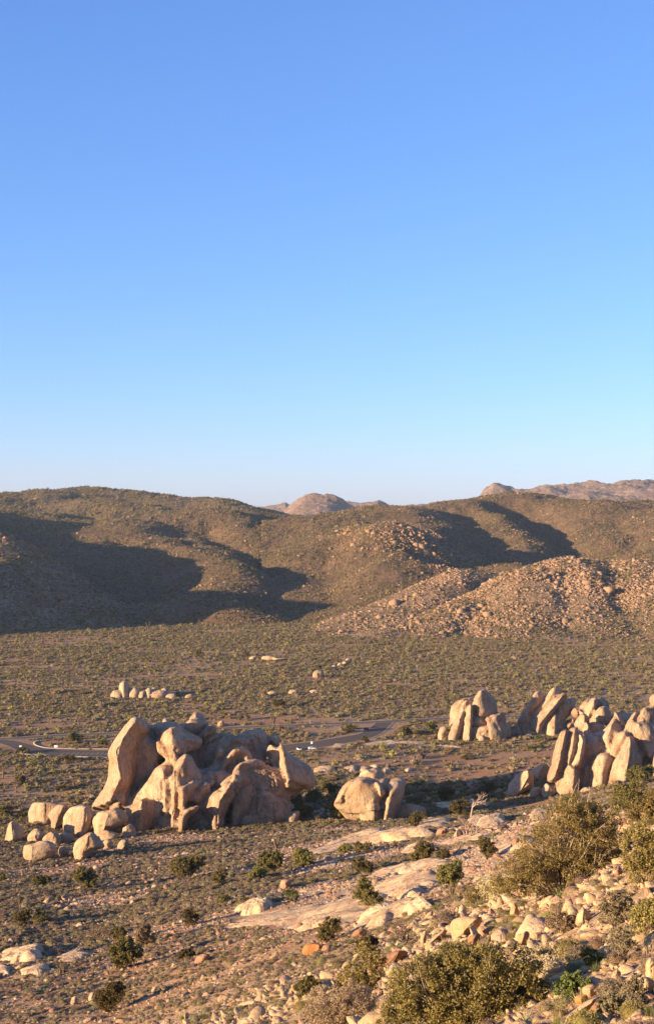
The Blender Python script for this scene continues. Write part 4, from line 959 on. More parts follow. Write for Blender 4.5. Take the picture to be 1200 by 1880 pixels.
def crown_geo(blobs, nclump, per, leaf, seed, clump_r=0.22, fill=0.35):
    """leaf sprays gathered in clumps on and inside a set of ellipsoids: (cx,cy,cz,rx,ry,rz)"""
    rs = np.random.default_rng(seed); vol = np.array([b[3] * b[4] * b[5] for b in blobs]) ** 0.67; pr = vol / vol.sum()
    bi = rs.choice(len(blobs), nclump, p=pr); B = np.array(blobs)[bi]
    d = rs.normal(size=(nclump, 3)); d[:, 2] = d[:, 2] * 0.9 + 0.25; d /= np.linalg.norm(d, axis=1)[:, None]
    rr = np.where(rs.random(nclump) < fill, rs.uniform(0.3, 0.8, nclump), rs.uniform(0.8, 1.08, nclump))
    cc = B[:, :3] + d * B[:, 3:] * rr[:, None]
    cr = clump_r * np.cbrt(np.prod(B[:, 3:], 1)) * rs.uniform(0.6, 1.4, nclump)
    ci = np.repeat(np.arange(nclump), per); n = len(ci)
    q = rs.normal(size=(n, 3)); q /= np.linalg.norm(q, axis=1)[:, None]; q *= np.cbrt(rs.random((n, 1))) * cr[ci][:, None]; q[:, 2] *= 0.8
    C = cc[ci] + q; C = C[C[:, 2] > 0.02]; n = len(C)
    V, Fc = cards(C, None, leaf, rs)
    tint = np.clip(rs.normal(0.5, 0.2, n) + (rs.normal(0, 0.15, nclump))[ci[:n]], 0, 1)
    return V, Fc, tint, cc
def plant(name, label, cat, loc, blobs, nclump, per, leaf, mat, seed, group=None, branch='bark', twigs=14, rz=0.0, trunk=0.1, leafname='foliage', clump_r=0.22, fill=0.35, stems_vis=0):
    root = empty(name, loc, label, cat, group, rz)
    V, Fc, ti, cc = crown_geo(blobs, nclump, per, leaf, seed, clump_r, fill)
    o = mesh_obj(leafname, V, Fc, M[mat], root, smooth=False); set_tint(o, ti)
    rs = np.random.default_rng(seed + 1); parts = []
    pick = rs.choice(len(cc), min(twigs, len(cc)), replace=False)
    for i in pick:
        e = cc[i] * (1.0 + stems_vis * 0.15); b = np.array([e[0] * .12, e[1] * .12, -0.05]); mid = b + (e - b) * 0.5 + rs.normal(0, 0.08, 3) * np.linalg.norm(e) + [0, 0, -0.05 * np.linalg.norm(e)]
        q1 = b + (mid - b) * .5 + rs.normal(0, .03, 3) * np.linalg.norm(e)
        parts.append(tube([b, q1, mid, (mid + e) / 2 + rs.normal(0, .03, 3) * np.linalg.norm(e), e], trunk, trunk * 0.18, 4))
    v, f = join(parts); mesh_obj('branches', v, f, M[branch], root)
    return root
def dup(root, loc, rz, s, label=None):
    r = root.copy(); COL.objects.link(r); r.location = loc; r.rotation_euler = (0, 0, rz); r.scale = (s, s, s * 1.0)
    if label: r['label'] = label
    for ch in root.children:
        c = ch.copy(); COL.objects.link(c); c.parent = r
        for g in ch.children:
            d = g.copy(); COL.objects.link(d); d.parent = c
    return r
def px_size(px, py, wpx):
    v = on_ground(px, py); return v, wpx / F * v.y

# the big bushes on the near slope
def near_bush(px, py, wpx, hpx, label, mat, seed, blobs, ncl, per, leaf, **kw):
    v, w = px_size(px, py, wpx); h = hpx / F * v.y
    bl = [(a * w / 2, b * w / 2, c * h, rx * w / 2, ry * w / 2, rz * h) for a, b, c, rx, ry, rz in blobs]
    return plant('bush', label, 'bush', v, bl, ncl, per, leaf, mat, seed, trunk=0.022 * w / 3, **kw)
near_bush(1030, 1640, 250, 172, 'largest olive brown bush, sprawling down the near slope with a dark hollow beneath', 'leaf_olive', 101,
    [(-.55,0,.18,.42,.4,.26),(-.25,.1,.38,.42,.45,.34),(.1,.1,.62,.45,.45,.36),(.45,.1,.66,.38,.4,.30),(.2,.0,.86,.26,.3,.2),(.68,.15,.5,.3,.35,.28),(.5,.1,.3,.4,.4,.25),(.2,0,.25,.35,.4,.2),(-.8,-.1,.02,.26,.3,.2)], 820, 85, 0.065, branch='bark', twigs=120, clump_r=.2, stems_vis=1)
near_bush(1190, 1625, 110, 120, 'yellow green bush cut by the right edge, upslope of the largest olive bush', 'leaf_olive', 102,
    [(-.4,0,.5,.5,.5,.4),(.3,0,.7,.6,.6,.4),(0,0,.25,.8,.6,.3),(.6,0,.4,.6,.6,.4)], 300, 60, 0.06, twigs=60)
near_bush(862, 1885, 305, 138, 'widest juniper bush at the bottom edge, pale twigs showing through', 'leaf_mixed', 103,
    [(-.6,0,.45,.36,.4,.45),(-.2,.1,.62,.34,.4,.42),(.1,0,.75,.28,.4,.34),(.45,0,.62,.4,.4,.46),(.75,0,.3,.3,.35,.35),(-.85,0,.15,.25,.3,.3),(0,-.1,.3,.6,.4,.4)], 620, 85, 0.055, twigs=240, stems_vis=1)
near_bush(625, 1905, 150, 120, 'pale straw coloured bush at the bottom edge, left of the widest juniper', 'leaf_dry', 104,
    [(-.3,0,.35,.6,.5,.45),(.35,0,.45,.5,.5,.4)], 220, 80, 0.055, twigs=22)
near_bush(660, 1850, 110, 110, 'thin green bush between the straw bush and the widest juniper', 'leaf_olive', 105,
    [(-.2,0,.4,.55,.5,.35),(.3,0,.7,.5,.5,.35)], 110, 50, 0.09, twigs=30)
near_bush(1050, 1838, 78, 58, 'small bright green bush on the stony slope right of the widest juniper', 'leaf_green', 106,
    [(-.2,0,.4,.6,.5,.4),(.3,0,.55,.5,.5,.35)], 110, 55, 0.05, twigs=20)
near_bush(1085, 1772, 50, 32, 'bright green tuft above the small bright green bush', 'leaf_green', 107, [(0,0,.4,.8,.6,.5)], 50, 45, 0.045, twigs=12)
near_bush(1120, 1862, 62, 42, 'grey green rounded shrub near the bottom right corner', 'leaf_sage', 108, [(0,0,.4,.8,.7,.5)], 80, 55, 0.04, twigs=20)
near_bush(985, 1790, 90, 62, 'straw coloured bush just behind the widest juniper', 'leaf_dry', 109, [(-.2,0,.4,.6,.6,.45),(.4,0,.5,.5,.5,.4)], 120, 55, 0.055, twigs=30)
near_bush(1130, 1700, 80, 70, 'grey sage bush with green shoots on the stony slope', 'leaf_sage', 110, [(-.2,0,.4,.6,.6,.45),(.3,0,.55,.5,.5,.4)], 130, 55, 0.05, twigs=40)
near_bush(1035, 1712, 75, 42, 'brownish grey low bush in the middle of the stony slope', 'leaf_brown', 111, [(-.2,0,.4,.7,.6,.45),(.5,0,.4,.4,.5,.4)], 110, 50, 0.05, twigs=30)
near_bush(1140, 1765, 75, 70, 'ghostly grey bush of bare twigs near the right edge', 'leaf_sage', 112, [(-.2,0,.4,.6,.6,.45),(.3,0,.6,.5,.5,.4)], 70, 50, 0.04, twigs=60)
near_bush(1190, 1720, 85, 80, 'olive bush cut by the right edge, below the yellow green one', 'leaf_olive', 113, [(0,0,.4,.8,.8,.45),(.5,0,.6,.6,.6,.4)], 150, 60, 0.05, twigs=30)
near_bush(1165, 1850, 55, 60, 'grey twiggy bush beside the cream boulders at the right edge', 'leaf_sage', 114, [(0,0,.45,.7,.6,.5)], 70, 50, 0.035, twigs=30)
near_bush(930, 1650, 120, 52, 'pale feathery bush at the lower left foot of the largest olive bush', 'leaf_dry', 115, [(-.3,0,.4,.6,.6,.45),(.4,0,.5,.5,.5,.45)], 150, 50, 0.07, twigs=50)
near_bush(1155, 1497, 75, 55, 'dark juniper bush on the skyline of the near slope, before the right edge formation', 'leaf_juniper', 116, [(-.3,0,.4,.6,.6,.45),(.4,0,.7,.5,.5,.4)], 160, 50, 0.12, twigs=30)
near_bush(1185, 1525, 80, 70, 'green bush at the right edge behind the yellow green one', 'leaf_olive', 117, [(-.1,0,.4,.7,.6,.45),(.4,0,.7,.5,.5,.4)], 160, 50, 0.1, twigs=30)
near_bush(1075, 1508, 60, 40, 'small dark bush above the largest olive bush', 'leaf_juniper', 118, [(-.1,0,.4,.7,.6,.45),(.4,0,.5,.5,.5,.4)], 90, 50, 0.12, twigs=20)
near_bush(845, 1810, 60, 40, 'small green shrub behind the widest juniper, left of its top', 'leaf_green', 119, [(0,0,.4,.8,.7,.5)], 60, 45, 0.08, twigs=14)
near_bush(680, 1818, 45, 32, 'vivid green low shrub left of the widest juniper', 'leaf_green', 120, [(0,0,.4,.8,.7,.5)], 60, 45, 0.09, twigs=14)
near_bush(567, 1835, 60, 42, 'dark green round shrub above the straw coloured bush', 'leaf_juniper', 121, [(0,0,.45,.8,.7,.5)], 90, 45, 0.11, twigs=14)
near_bush(880, 1660, 70, 40, 'olive shrub between the standing stones and the feathery bush', 'leaf_olive', 122, [(0,0,.4,.8,.7,.5)], 80, 45, 0.09, twigs=14)

# junipers and pinyons scattered over the slope
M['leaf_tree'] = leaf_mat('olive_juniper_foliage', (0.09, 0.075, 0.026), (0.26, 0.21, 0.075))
def tree(px, py, wpx, hpx, label, mat='leaf_juniper', seed=0, low=False):
    if mat == 'leaf_olive': mat = 'leaf_tree'
    v, w = px_size(px, py, wpx * .9); h = hpx / F * v.y * .92; rs = np.random.default_rng(seed + 500)
    nb = 6; bl = []
    for k in range(nb):
        a = rs.uniform(0, 6.28); r = rs.uniform(0.15, 0.55)
        bl.append((math.cos(a) * r * w / 2, math.sin(a) * r * w / 2, h * rs.uniform(0.25, 0.74), w / 2 * rs.uniform(.42, .62), w / 2 * rs.uniform(.42, .62), h * rs.uniform(.22, .34)))
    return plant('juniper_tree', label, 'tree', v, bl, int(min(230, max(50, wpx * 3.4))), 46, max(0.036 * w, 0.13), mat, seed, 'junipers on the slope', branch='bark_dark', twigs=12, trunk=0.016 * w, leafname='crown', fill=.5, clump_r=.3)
TREES = [
 (228,1778,80,62,'dark round juniper, largest on the lower left slope','leaf_juniper'),(200,1858,66,66,'dark juniper lowest on the left, near the bottom edge','leaf_juniper'),
 (157,1632,62,46,'wide crowned tree on the left slope below the boulder pile','leaf_olive'),(345,1617,72,56,'loose crowned tree left of centre on the slope','leaf_olive'),
 (75,1628,44,24,'low dark juniper left of the wide crowned tree','leaf_juniper'),(42,1700,46,34,'twin crowned shrubby juniper near the left edge','leaf_olive'),(75,1697,46,26,'dark shrubby juniper right of the twin crowned one','leaf_juniper'),
 (262,1735,48,40,'grey brown twiggy juniper behind the largest lower left one','leaf_brown'),(222,1728,40,30,'very dark juniper behind the largest lower left one','leaf_juniper'),(350,1700,40,36,'dark juniper beside the broken rocks left of the widest pavement','leaf_juniper'),
 (345,1760,44,18,'flat dark juniper right of the largest lower left one','leaf_juniper'),(500,1605,60,50,'dark juniper below the left end of the whaleback','leaf_juniper'),(556,1590,58,44,'round green juniper against the left end of the whaleback','leaf_olive'),
 (478,1613,50,24,'low spreading juniper left of the two under the whaleback','leaf_olive'),(665,1604,44,36,'dark juniper below the middle of the whaleback','leaf_juniper'),(632,1568,40,22,'low juniper growing on the whaleback, leftmost of three','leaf_olive'),
 (657,1566,34,22,'round juniper growing on the whaleback, middle of three','leaf_olive'),(676,1566,22,24,'dark juniper growing on the whaleback, rightmost of three','leaf_juniper'),(776,1585,56,56,'tall juniper right of the whaleback, trunk showing','leaf_olive'),
 (680,1672,64,62,'juniper standing on the bare granite sheet','leaf_olive'),(893,1578,50,44,'juniper on the bare rocky slope right of centre','leaf_juniper'),(828,1645,66,66,'open juniper on the stony slope between pavement and big bush','leaf_olive'),
 (812,1578,42,26,'small dark juniper between the tall one and the bare bush','leaf_juniper'),(603,1730,54,50,'juniper at the right end of the widest pavement','leaf_olive'),(672,1755,50,44,'shrubby juniper beside the orange boulder','leaf_olive'),
 (405,1625,40,34,'juniper left of the pair under the whaleback','leaf_olive'),(6,1620,26,26,'small juniper cut by the left edge below the boulder pile','leaf_juniper'),(410,1660,30,24,'small bushy juniper by the rubble above the widest pavement','leaf_olive'),
 (533,1656,34,24,'green juniper above the middle of the widest pavement','leaf_green'),(558,1503,44,34,'rounded juniper right of the largest formation, at the shadow edge','leaf_olive'),(622,1502,70,60,'tree in front of the left side of the domed outcrop','leaf_olive'),
 (650,1500,50,40,'bushy tree in front of the middle of the domed outcrop','leaf_olive'),(760,1517,40,22,'sunlit shrubby juniper right of the domed outcrop','leaf_olive'),(770,1512,34,26,'dark juniper right of the domed outcrop','leaf_juniper'),
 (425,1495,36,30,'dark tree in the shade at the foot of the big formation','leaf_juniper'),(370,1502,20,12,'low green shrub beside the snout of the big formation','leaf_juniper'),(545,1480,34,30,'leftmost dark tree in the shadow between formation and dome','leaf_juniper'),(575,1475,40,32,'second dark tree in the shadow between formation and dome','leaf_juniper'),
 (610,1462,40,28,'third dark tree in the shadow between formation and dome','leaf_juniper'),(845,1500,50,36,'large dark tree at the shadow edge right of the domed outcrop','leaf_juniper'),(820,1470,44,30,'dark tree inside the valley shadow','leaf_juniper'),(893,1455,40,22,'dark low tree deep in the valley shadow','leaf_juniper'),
 (1175,1440,60,40,'dark juniper in front of the right edge formation','leaf_juniper'),(1150,1475,60,40,'sunlit olive juniper before the foot of the right edge formation','leaf_olive'),(1040,1478,40,20,'low sunlit bush before the right edge formation','leaf_olive'),
 (138,1366,34,22,'large round tree on the island inside the loop road','leaf_juniper'),(190,1372,26,16,'smaller tree on the island, beside the big formation','leaf_juniper'),(128,1398,34,14,'wide low tree in front of the loop road at left','leaf_juniper'),
 (36,1382,28,12,'bush at the left bend of the loop road','leaf_juniper'),(52,1384,14,12,'small dark bush at the left bend of the loop road','leaf_juniper'),(10,1500,40,24,'dark tree at the left edge level with the boulder pile','leaf_juniper'),(38,1500,24,12,'small dark tree right of the one at the left edge','leaf_juniper'),
 (38,1440,30,20,'joshua like juniper at left on the flat','leaf_olive'),(113,1450,26,12,'low juniper on the flat left of the big formation','leaf_juniper'),
 (790,1345,34,20,'round green tree left of the twin rocks','leaf_green'),(742,1348,34,16,'dark low tree beside the road junction','leaf_juniper'),(762,1350,20,10,'small dark tree left of the round green one','leaf_juniper'),(640,1345,30,18,'dark bushy tree inside the loop near the junction','leaf_juniper'),
 (668,1362,22,12,'dark shrub on the bare pavement by the junction','leaf_juniper'),(985,1362,20,16,'round green bush before the tilted slabs','leaf_green'),(970,1377,20,10,'second green bush before the tilted slabs, lower','leaf_green'),(855,1395,26,12,'green bush on the red flat right of centre','leaf_juniper'),
 (512,1298,34,16,'dark tree in the middle of the scrub flat','leaf_juniper'),(440,1322,20,12,'dark round bush just beyond the road, left of two','leaf_juniper'),(455,1322,16,10,'dark round bush just beyond the road, right of two','leaf_juniper'),
 (365,1205,22,14,'dark tree high on the flat left of the pale slabs','leaf_olive'),(450,1207,20,14,'dark tree just left of the pale slabs high on the flat','leaf_juniper'),(585,1232,20,14,'dark tree by the pale round boulder high on the flat','leaf_juniper'),(355,1290,18,12,'dark tree right of the low pinkish ridge','leaf_juniper'),
]
for k, t in enumerate(TREES):
    tree(t[0], t[1], t[2], t[3], t[4], t[5], 200 + k, low=t[3] < t[2] * .6)
print('trees', time.time() - T0)

# dead trees and bare bushes
def bare(px, py, wpx, hpx, label, seed, mat='deadwood', depth=4, name='dead_tree', cat='dead tree', spread=0.6, k0=3, thick=1.0):
    v, w = px_size(px, py, wpx); h = hpx / F * v.y; rs = np.random.default_rng(seed); parts = []
    def grow(p, d, L, r, n):
        q = [p]
        for _ in range(3):
            d = d + rs.normal(0, .22, 3); d /= np.linalg.norm(d); p = p + d * L / 3; q.append(p)
        parts.append(tube(q, r, r * .55, 4))
        if n > 0:
            for _ in range(3 if n > 1 else 4):
                e = d + rs.normal(0, spread, 3); e[2] = abs(e[2]) * .6 + .1; e /= np.linalg.norm(e); grow(q[rs.integers(2, 4)], e, L * rs.uniform(.55, .8), r * .55, n - 1)
    for _ in range(k0):
        d = np.array([rs.normal(0, .4) * w / h, rs.normal(0, .4), 1.0]); d /= np.linalg.norm(d)
        grow(np.array([0, 0, -0.1]), d, h * .42, max(h * .03 * thick, v.y / F * .5), depth - 1)
    vv, ff = join(parts)
    vv[:, 2] *= h / max(vv[:, 2].max(), .1); vv[:, 0] *= w / max(np.ptp(vv[:, 0]), .1)
    o = mesh_obj(name, vv, ff, M[mat]); o.location = v
    return tag(o, label, cat)
bare(864, 1502, 34, 48, 'dead reddish tree standing at the edge of the valley shadow', 1, k0=1, thick=1.2)
bare(856, 1530, 44, 34, 'dead grey tree sprawled beside a pale slab', 2, k0=3)
bare(842, 1560, 44, 26, 'bare twiggy bush right of the tall juniper', 3, name='bare_bush', cat='bush', k0=5)
bare(1170, 1480, 50, 46, 'bare pinkish branches beside the dark juniper on the near skyline', 4, name='bare_bush', cat='bush', k0=4)
bare(745, 1735, 64, 48, 'leafless brown bush behind the upright stone', 5, name='bare_bush', cat='bush', k0=7, mat='bark_dark')
bare(180, 1725, 70, 30, 'leafless dark bush among rocks behind the largest lower left juniper', 6, name='bare_bush', cat='bush', k0=7, mat='bark_dark')
bare(120, 1418, 40, 16, 'leafless pale trees on the flat in front of the loop road', 7, k0=4, name='bare_bush', cat='bush')

# joshua trees
def joshua_proto(seed, arms):
    rs = np.random.default_rng(seed); root = bpy.data.objects.new('joshua_tree', None); COL.objects.link(root)
    parts = [tube([(0,0,-.2),(.03,0,.3),(0,.03,.55)], .055, .045, 6)]; tips = []
    for k in range(arms):
        a = 6.28 * k / arms + rs.uniform(0, 1); s = rs.uniform(.12, .25); top = rs.uniform(.72, .92)
        e = np.array([math.cos(a) * s, math.sin(a) * s, top]); parts.append(tube([(0,.01,rs.uniform(.35,.52)), (e[0]*.7, e[1]*.7, .62), e], .04, .035, 5)); tips.append(e)
    v, f = join(parts); mesh_obj('trunk', v, f, M['bark_dark'], root)
    for e in tips:
        n = 46; d = rs.normal(size=(n, 3)); d[:, 2] += .35; d /= np.linalg.norm(d, axis=1)[:, None]
        L = .125; s = np.cross(d, rs.normal(size=(n, 3))); s /= np.linalg.norm(s, axis=1)[:, None]
        V = np.stack([e + s * .012, e - s * .012, e + d * L], 1).reshape(-1, 3); V = V + np.array([0, 0, .0])
        o = mesh_obj('leaf_rosette', V, np.arange(n * 3).reshape(n, 3), M['leaf_joshua'], root, smooth=False); set_tint(o, rs.random(n), 3)
    return tag(root, 'joshua tree', 'joshua tree', 'joshua trees on the flat and slope')
JP = [joshua_proto(1, 4), joshua_proto(2, 3), joshua_proto(3, 5), joshua_proto(4, 2)]
used = set()
JT = [(36,1672,26,'joshua tree on the left slope below the boulder pile, two arms up'),(110,1790,24,'thin joshua stem on the lower left slope, left of two'),(117,1790,18,'thin joshua stem on the lower left slope, right of two'),
 (508,1572,34,'joshua tree with a full head above the juniper left of the whaleback'),(536,1612,24,'bent thin joshua tree below the whaleback'),(692,1592,20,'slim joshua tree right of the dark juniper under the whaleback'),(582,1515,16,'small joshua tree in the scrub below the dome and formation'),
 (448,1580,0,''),(540,1660,16,'short joshua stem above the widest pavement'),(486,1745,18,'thin joshua stem below the left end of the widest pavement'),(402,1706,18,'thin joshua stem at the left end of the widest pavement'),
 (40,1440,26,'joshua tree with a bushy head on the flat in front of the loop road'),(7,1430,24,'slender joshua tree at the left edge of the flat'),(30,1455,16,'small joshua tree at left below the bushy headed one'),
 (502,1338,20,'joshua tree standing out against the road behind the largest formation'),(530,1345,14,'small joshua tree right of the one against the road'),(145,1335,22,'joshua tree above the main road at left'),(90,1330,18,'pale joshua tree above the main road, nearer the left edge'),
 (185,1345,16,'joshua tree between road and tall left fin'),(272,1160,16,'tallest joshua tree at the foot of the shaded hill'),(300,1158,10,'joshua tree right of the tallest at the foot of the shaded hill'),(830,1270,16,'joshua tree above the twin rocks'),(258,1320,16,'joshua tree above the top of the big formation'),
 (50,1250,14,'lone joshua tree high on the left flat'),(135,1225,14,'second joshua tree high on the left flat'),(190,1222,12,'third joshua tree high on the left flat'),(215,1168,12,'small joshua tree at the end of the hill shadow'),(70,1312,20,'twin headed joshua tree on the left flat'),
 (1010,1220,12,'joshua tree on the flat below the boulder hill'),(640,1262,12,'joshua tree in the centre of the flat'),(700,1245,12,'joshua tree right of the centre of the flat'),(1130,1268,14,'joshua tree behind the right edge formation'),(925,1262,12,'joshua tree behind the tilted slabs'),
 (400,1180,12,'joshua tree just beyond the hill shadow, left of centre'),(690,1388,14,'joshua tree on the red flat behind the dome'),(400,1262,12,'joshua tree right of the low pinkish ridge'),(120,1290,14,'joshua tree in mid flat at left')]
for k, (px, py, hp, lb) in enumerate(JT):
    if not hp: continue
    v, h = px_size(px, py, hp * 1.15); p = JP[k % 4]
    if id(p) not in used:
        used.add(id(p)); p.location = v; p.scale = (h, h, h); p.rotation_euler = (0, 0, k); p['label'] = lb
    else: dup(p, v, k * 1.3, h, lb)

# ------------------------------------------------------------ near rocks traced one by one
Z8 = (800, 1440, 3.0); ZB = (560, 1660, 3.75); ZC = (880, 1640, 3.75); ZM = (400, 1500, 3.75)
NEAR = [
 ('rust orange boulder below the widest pavement', ZM, [(232,905),(250,885),(0,0)], None, None),
]
near = [
 ('rust orange boulder below the widest granite pavement', [(555,1750),(557,1737),(572,1732),(590,1736),(600,1745),(590,1751),(570,1753)], [(585,1736),(585,1750)], 'rock_orange'),
 ('brown slab tilted above the widest juniper, dark notch at its top', [(683,1788),(684,1765),(710,1752),(732,1744),(748,1750),(738,1762),(722,1772),(710,1782)], [(730,1748),(722,1768),(700,1785)], 'rock_brown'),
 ('thin upright finger of stone left of the pale block', [(771,1742),(772,1720),(778,1709),(783,1710),(781,1725),(775,1742)], None, 'rock_near'),
 ('long cream slab leaning beside the finger of stone', [(778,1738),(792,1722),(815,1706),(820,1712),(800,1730),(785,1745)], [(812,1710),(790,1732)], 'rock_near'),
 ('big cream block at the top of the stony tongue', [(826,1710),(828,1692),(850,1683),(882,1684),(880,1700),(860,1716),(848,1728),(834,1728)], [(870,1688),(850,1712)], 'rock_near'),
 ('orange upright stone above the big cream block', [(841,1684),(842,1666),(848,1662),(856,1668),(854,1682)], None, 'rock_near'),
 ('dark weathered block right of the big cream one', [(850,1742),(858,1722),(878,1714),(884,1728),(868,1745)], [(870,1720),(866,1742)], 'rock_brown'),
 ('leaning dark stone beside the dark weathered block', [(885,1742),(896,1720),(902,1726),(892,1744)], None, 'rock_brown'),
 ('pale pointed stone in the middle of the stony slope', [(944,1748),(950,1724),(964,1708),(972,1718),(968,1732),(955,1750)], [(962,1714),(955,1740)], 'rock_near'),
 ('tan stone right of the pale pointed one', [(975,1722),(980,1712),(992,1714),(995,1722),(985,1726)], None, 'rock_near'),
 ('tan boulder with a lit cap under the brown overhang', [(1038,1694),(1044,1680),(1053,1676),(1058,1688),(1050,1696)], None, 'rock_near'),
 ('brown jagged rock next to the lit cap boulder', [(1055,1696),(1058,1678),(1072,1668),(1084,1680),(1080,1690),(1066,1698)], [(1070,1672),(1068,1692)], 'rock_near'),
 ('pale slab stone under the dark hollow of the largest bush', [(995,1658),(1002,1648),(1014,1643),(1020,1652),(1008,1662)], None, 'rock_near'),
 ('cream stone left of the straw bush, leaning upright', [(936,1680),(938,1662),(944,1658),(952,1672),(950,1682)], None, 'rock_near'),
 ('cream boulder cut by the right edge, upper of two', [(1184,1790),(1185,1765),(1198,1756),(1225,1760),(1225,1795),(1195,1795)], [(1192,1762),(1195,1792)], 'rock_near'),
 ('cream boulder at the right edge, lower of two', [(1168,1812),(1170,1796),(1185,1794),(1200,1800),(1198,1818),(1182,1830),(1172,1822)], [(1185,1798),(1185,1822)], 'rock_near'),
 ('blocky tan boulder, top left of the lower right rock heap', [(1068,1826),(1070,1812),(1088,1806),(1096,1812),(1090,1828),(1080,1832)], None, 'rock_near'),
 ('square tan boulder in the middle of the lower right rock heap', [(1098,1822),(1100,1806),(1116,1802),(1118,1818),(1108,1826)], [(1108,1806),(1108,1824)], 'rock_near'),
 ('pointed stone on top of the lower right rock heap', [(1122,1798),(1124,1786),(1132,1780),(1138,1792),(1134,1800)], None, 'rock_near'),
 ('dark wedge inside the lower right rock heap', [(1116,1830),(1120,1812),(1132,1806),(1140,1815),(1130,1828)], None, 'rock_brown'),
 ('orange stone at the left of the lower right rock heap', [(1054,1840),(1056,1830),(1074,1826),(1078,1834),(1066,1845)], None, 'rock_orange'),
 ('long cream slab lying at the bottom edge under the rock heap', [(1030,1885),(1045,1862),(1072,1842),(1098,1830),(1100,1838),(1080,1860),(1060,1885)], [(1090,1836),(1065,1856),(1045,1880)], 'rock_near'),
 ('brown boulder right of the long slab at the bottom edge', [(1078,1860),(1090,1842),(1104,1836),(1108,1850),(1092,1866)], None, 'rock_brown'),
 ('white stone between the rock heap and the corner', [(1144,1848),(1148,1838),(1156,1838),(1156,1848)], None, 'rock_near'),
 ('pale stone at the bottom edge below the grey green shrub', [(1125,1852),(1130,1834),(1138,1830),(1140,1845)], None, 'rock_near'),
 ('dark grey boulder on the rocky slope left of the largest bush', [(936,1552),(942,1540),(950,1538),(958,1548),(950,1555)], None, 'rock_brown'),
 ('brown topped boulder left of the dead grey tree', [(832,1536),(836,1526),(845,1524),(850,1532),(842,1540)], [(838,1526),(838,1538)], 'rock'),
 ('dark domed boulder in the shadow above the whaleback end', [(800,1532),(804,1522),(818,1520),(823,1528),(815,1535)], None, 'rock_red'),
 ('dark boulder on the widest pavement', [(544,1703),(546,1696),(553,1694),(558,1700),(552,1704)], None, 'rock_brown'),
 ('small dark stone at the left of the widest pavement', [(480,1708),(481,1702),(486,1701),(487,1708)], None, 'rock_brown'),
 ('brown arched boulder between the two right pavements', [(645,1718),(652,1708),(665,1704),(673,1710),(670,1720)], None, 'rock_brown'),
 ('red brown boulder beside the cleft of the pavements', [(590,1745),(594,1736),(605,1735),(610,1742),(600,1747)], None, 'rock_red'),
 ('rusty pointed rock right of the largest lower left juniper', [(357,1767),(362,1756),(378,1750),(387,1756),(380,1764),(366,1770)], None, 'rock_red'),
 ('white pointed stone left of the lowest dark juniper', [(162,1838),(164,1826),(172,1822),(176,1832),(170,1840)], None, 'rock_pale'),
 ('pale block right of the lowest dark juniper', [(278,1822),(280,1813),(287,1811),(289,1820)], None, 'rock_pale'),
 ('pale round stone below the thin joshua stems', [(130,1842),(132,1832),(140,1829),(143,1838),(136,1845)], None, 'rock_pale'),
 ('cream stone above the flat dark juniper', [(204,1712),(206,1705),(218,1706),(220,1712),(212,1716)], None, 'rock_pale'),
 ('pair like tan boulder under the brown bush near the widest pavement', [(514,1628),(517,1616),(530,1615),(534,1624),(524,1632)], None, 'rock'),
 ('shaded boulder by the juniper at the sheet edge', [(760,1648),(764,1640),(772,1638),(775,1648),(768,1654)], None, 'rock'),
]
for lb, out, rid, mt in near:
    tag(rock('boulder', out, rid, mat=mt, n=30, m=6, p=1.25, amp=.06), lb, 'boulder', 'loose rocks on the near slope')
print('near rocks', time.time() - T0)

# ------------------------------------------------------------ masses: shrubs, stones, scree
LIB = bpy.data.collections.new('scatter_library')      # prototypes only, not placed in the scene
def proto(name, V, Fc, mat, tint=None, k=4, smooth=False):
    me_o = mesh_obj(name, V, Fc, M[mat], link=False, smooth=smooth)
    if tint is not None: set_tint(me_o, tint, k)
    return me_o
def ico(sub, seed, amp, squash=(1, 1, .7)):
    bm = bmesh.new(); bmesh.ops.create_icosphere(bm, subdivisions=sub, radius=1.0)
    V = np.array([v.co[:] for v in bm.verts]); Fc = np.array([[v.index for v in f.verts] for f in bm.faces]); bm.free()
    rs = np.random.default_rng(seed)
    for _ in range(11):      # cut facets
        n = rs.normal(size=3); n /= np.linalg.norm(n); d = rs.uniform(.42, .8); s = V @ n; V -= np.where(s > d, s - d, 0)[:, None] * n
    V *= 1.3 * (1 + amp * .6 * fbm(V[:, 0] * 1.7 + seed, V[:, 1] * 1.7, V[:, 2] * 1.7, 3, seed)[:, None])
    return V * squash, Fc
def shrub_geo(seed, ncl, per, leaf):
    rs = np.random.default_rng(seed)
    bl = [(rs.normal(0, .22), rs.normal(0, .22), .32 + rs.uniform(-.05, .1), .55, .55, .38) for _ in range(3)]
    V, Fc, ti, _ = crown_geo(bl, ncl, per, leaf, seed, .3, .3); return V, Fc, ti
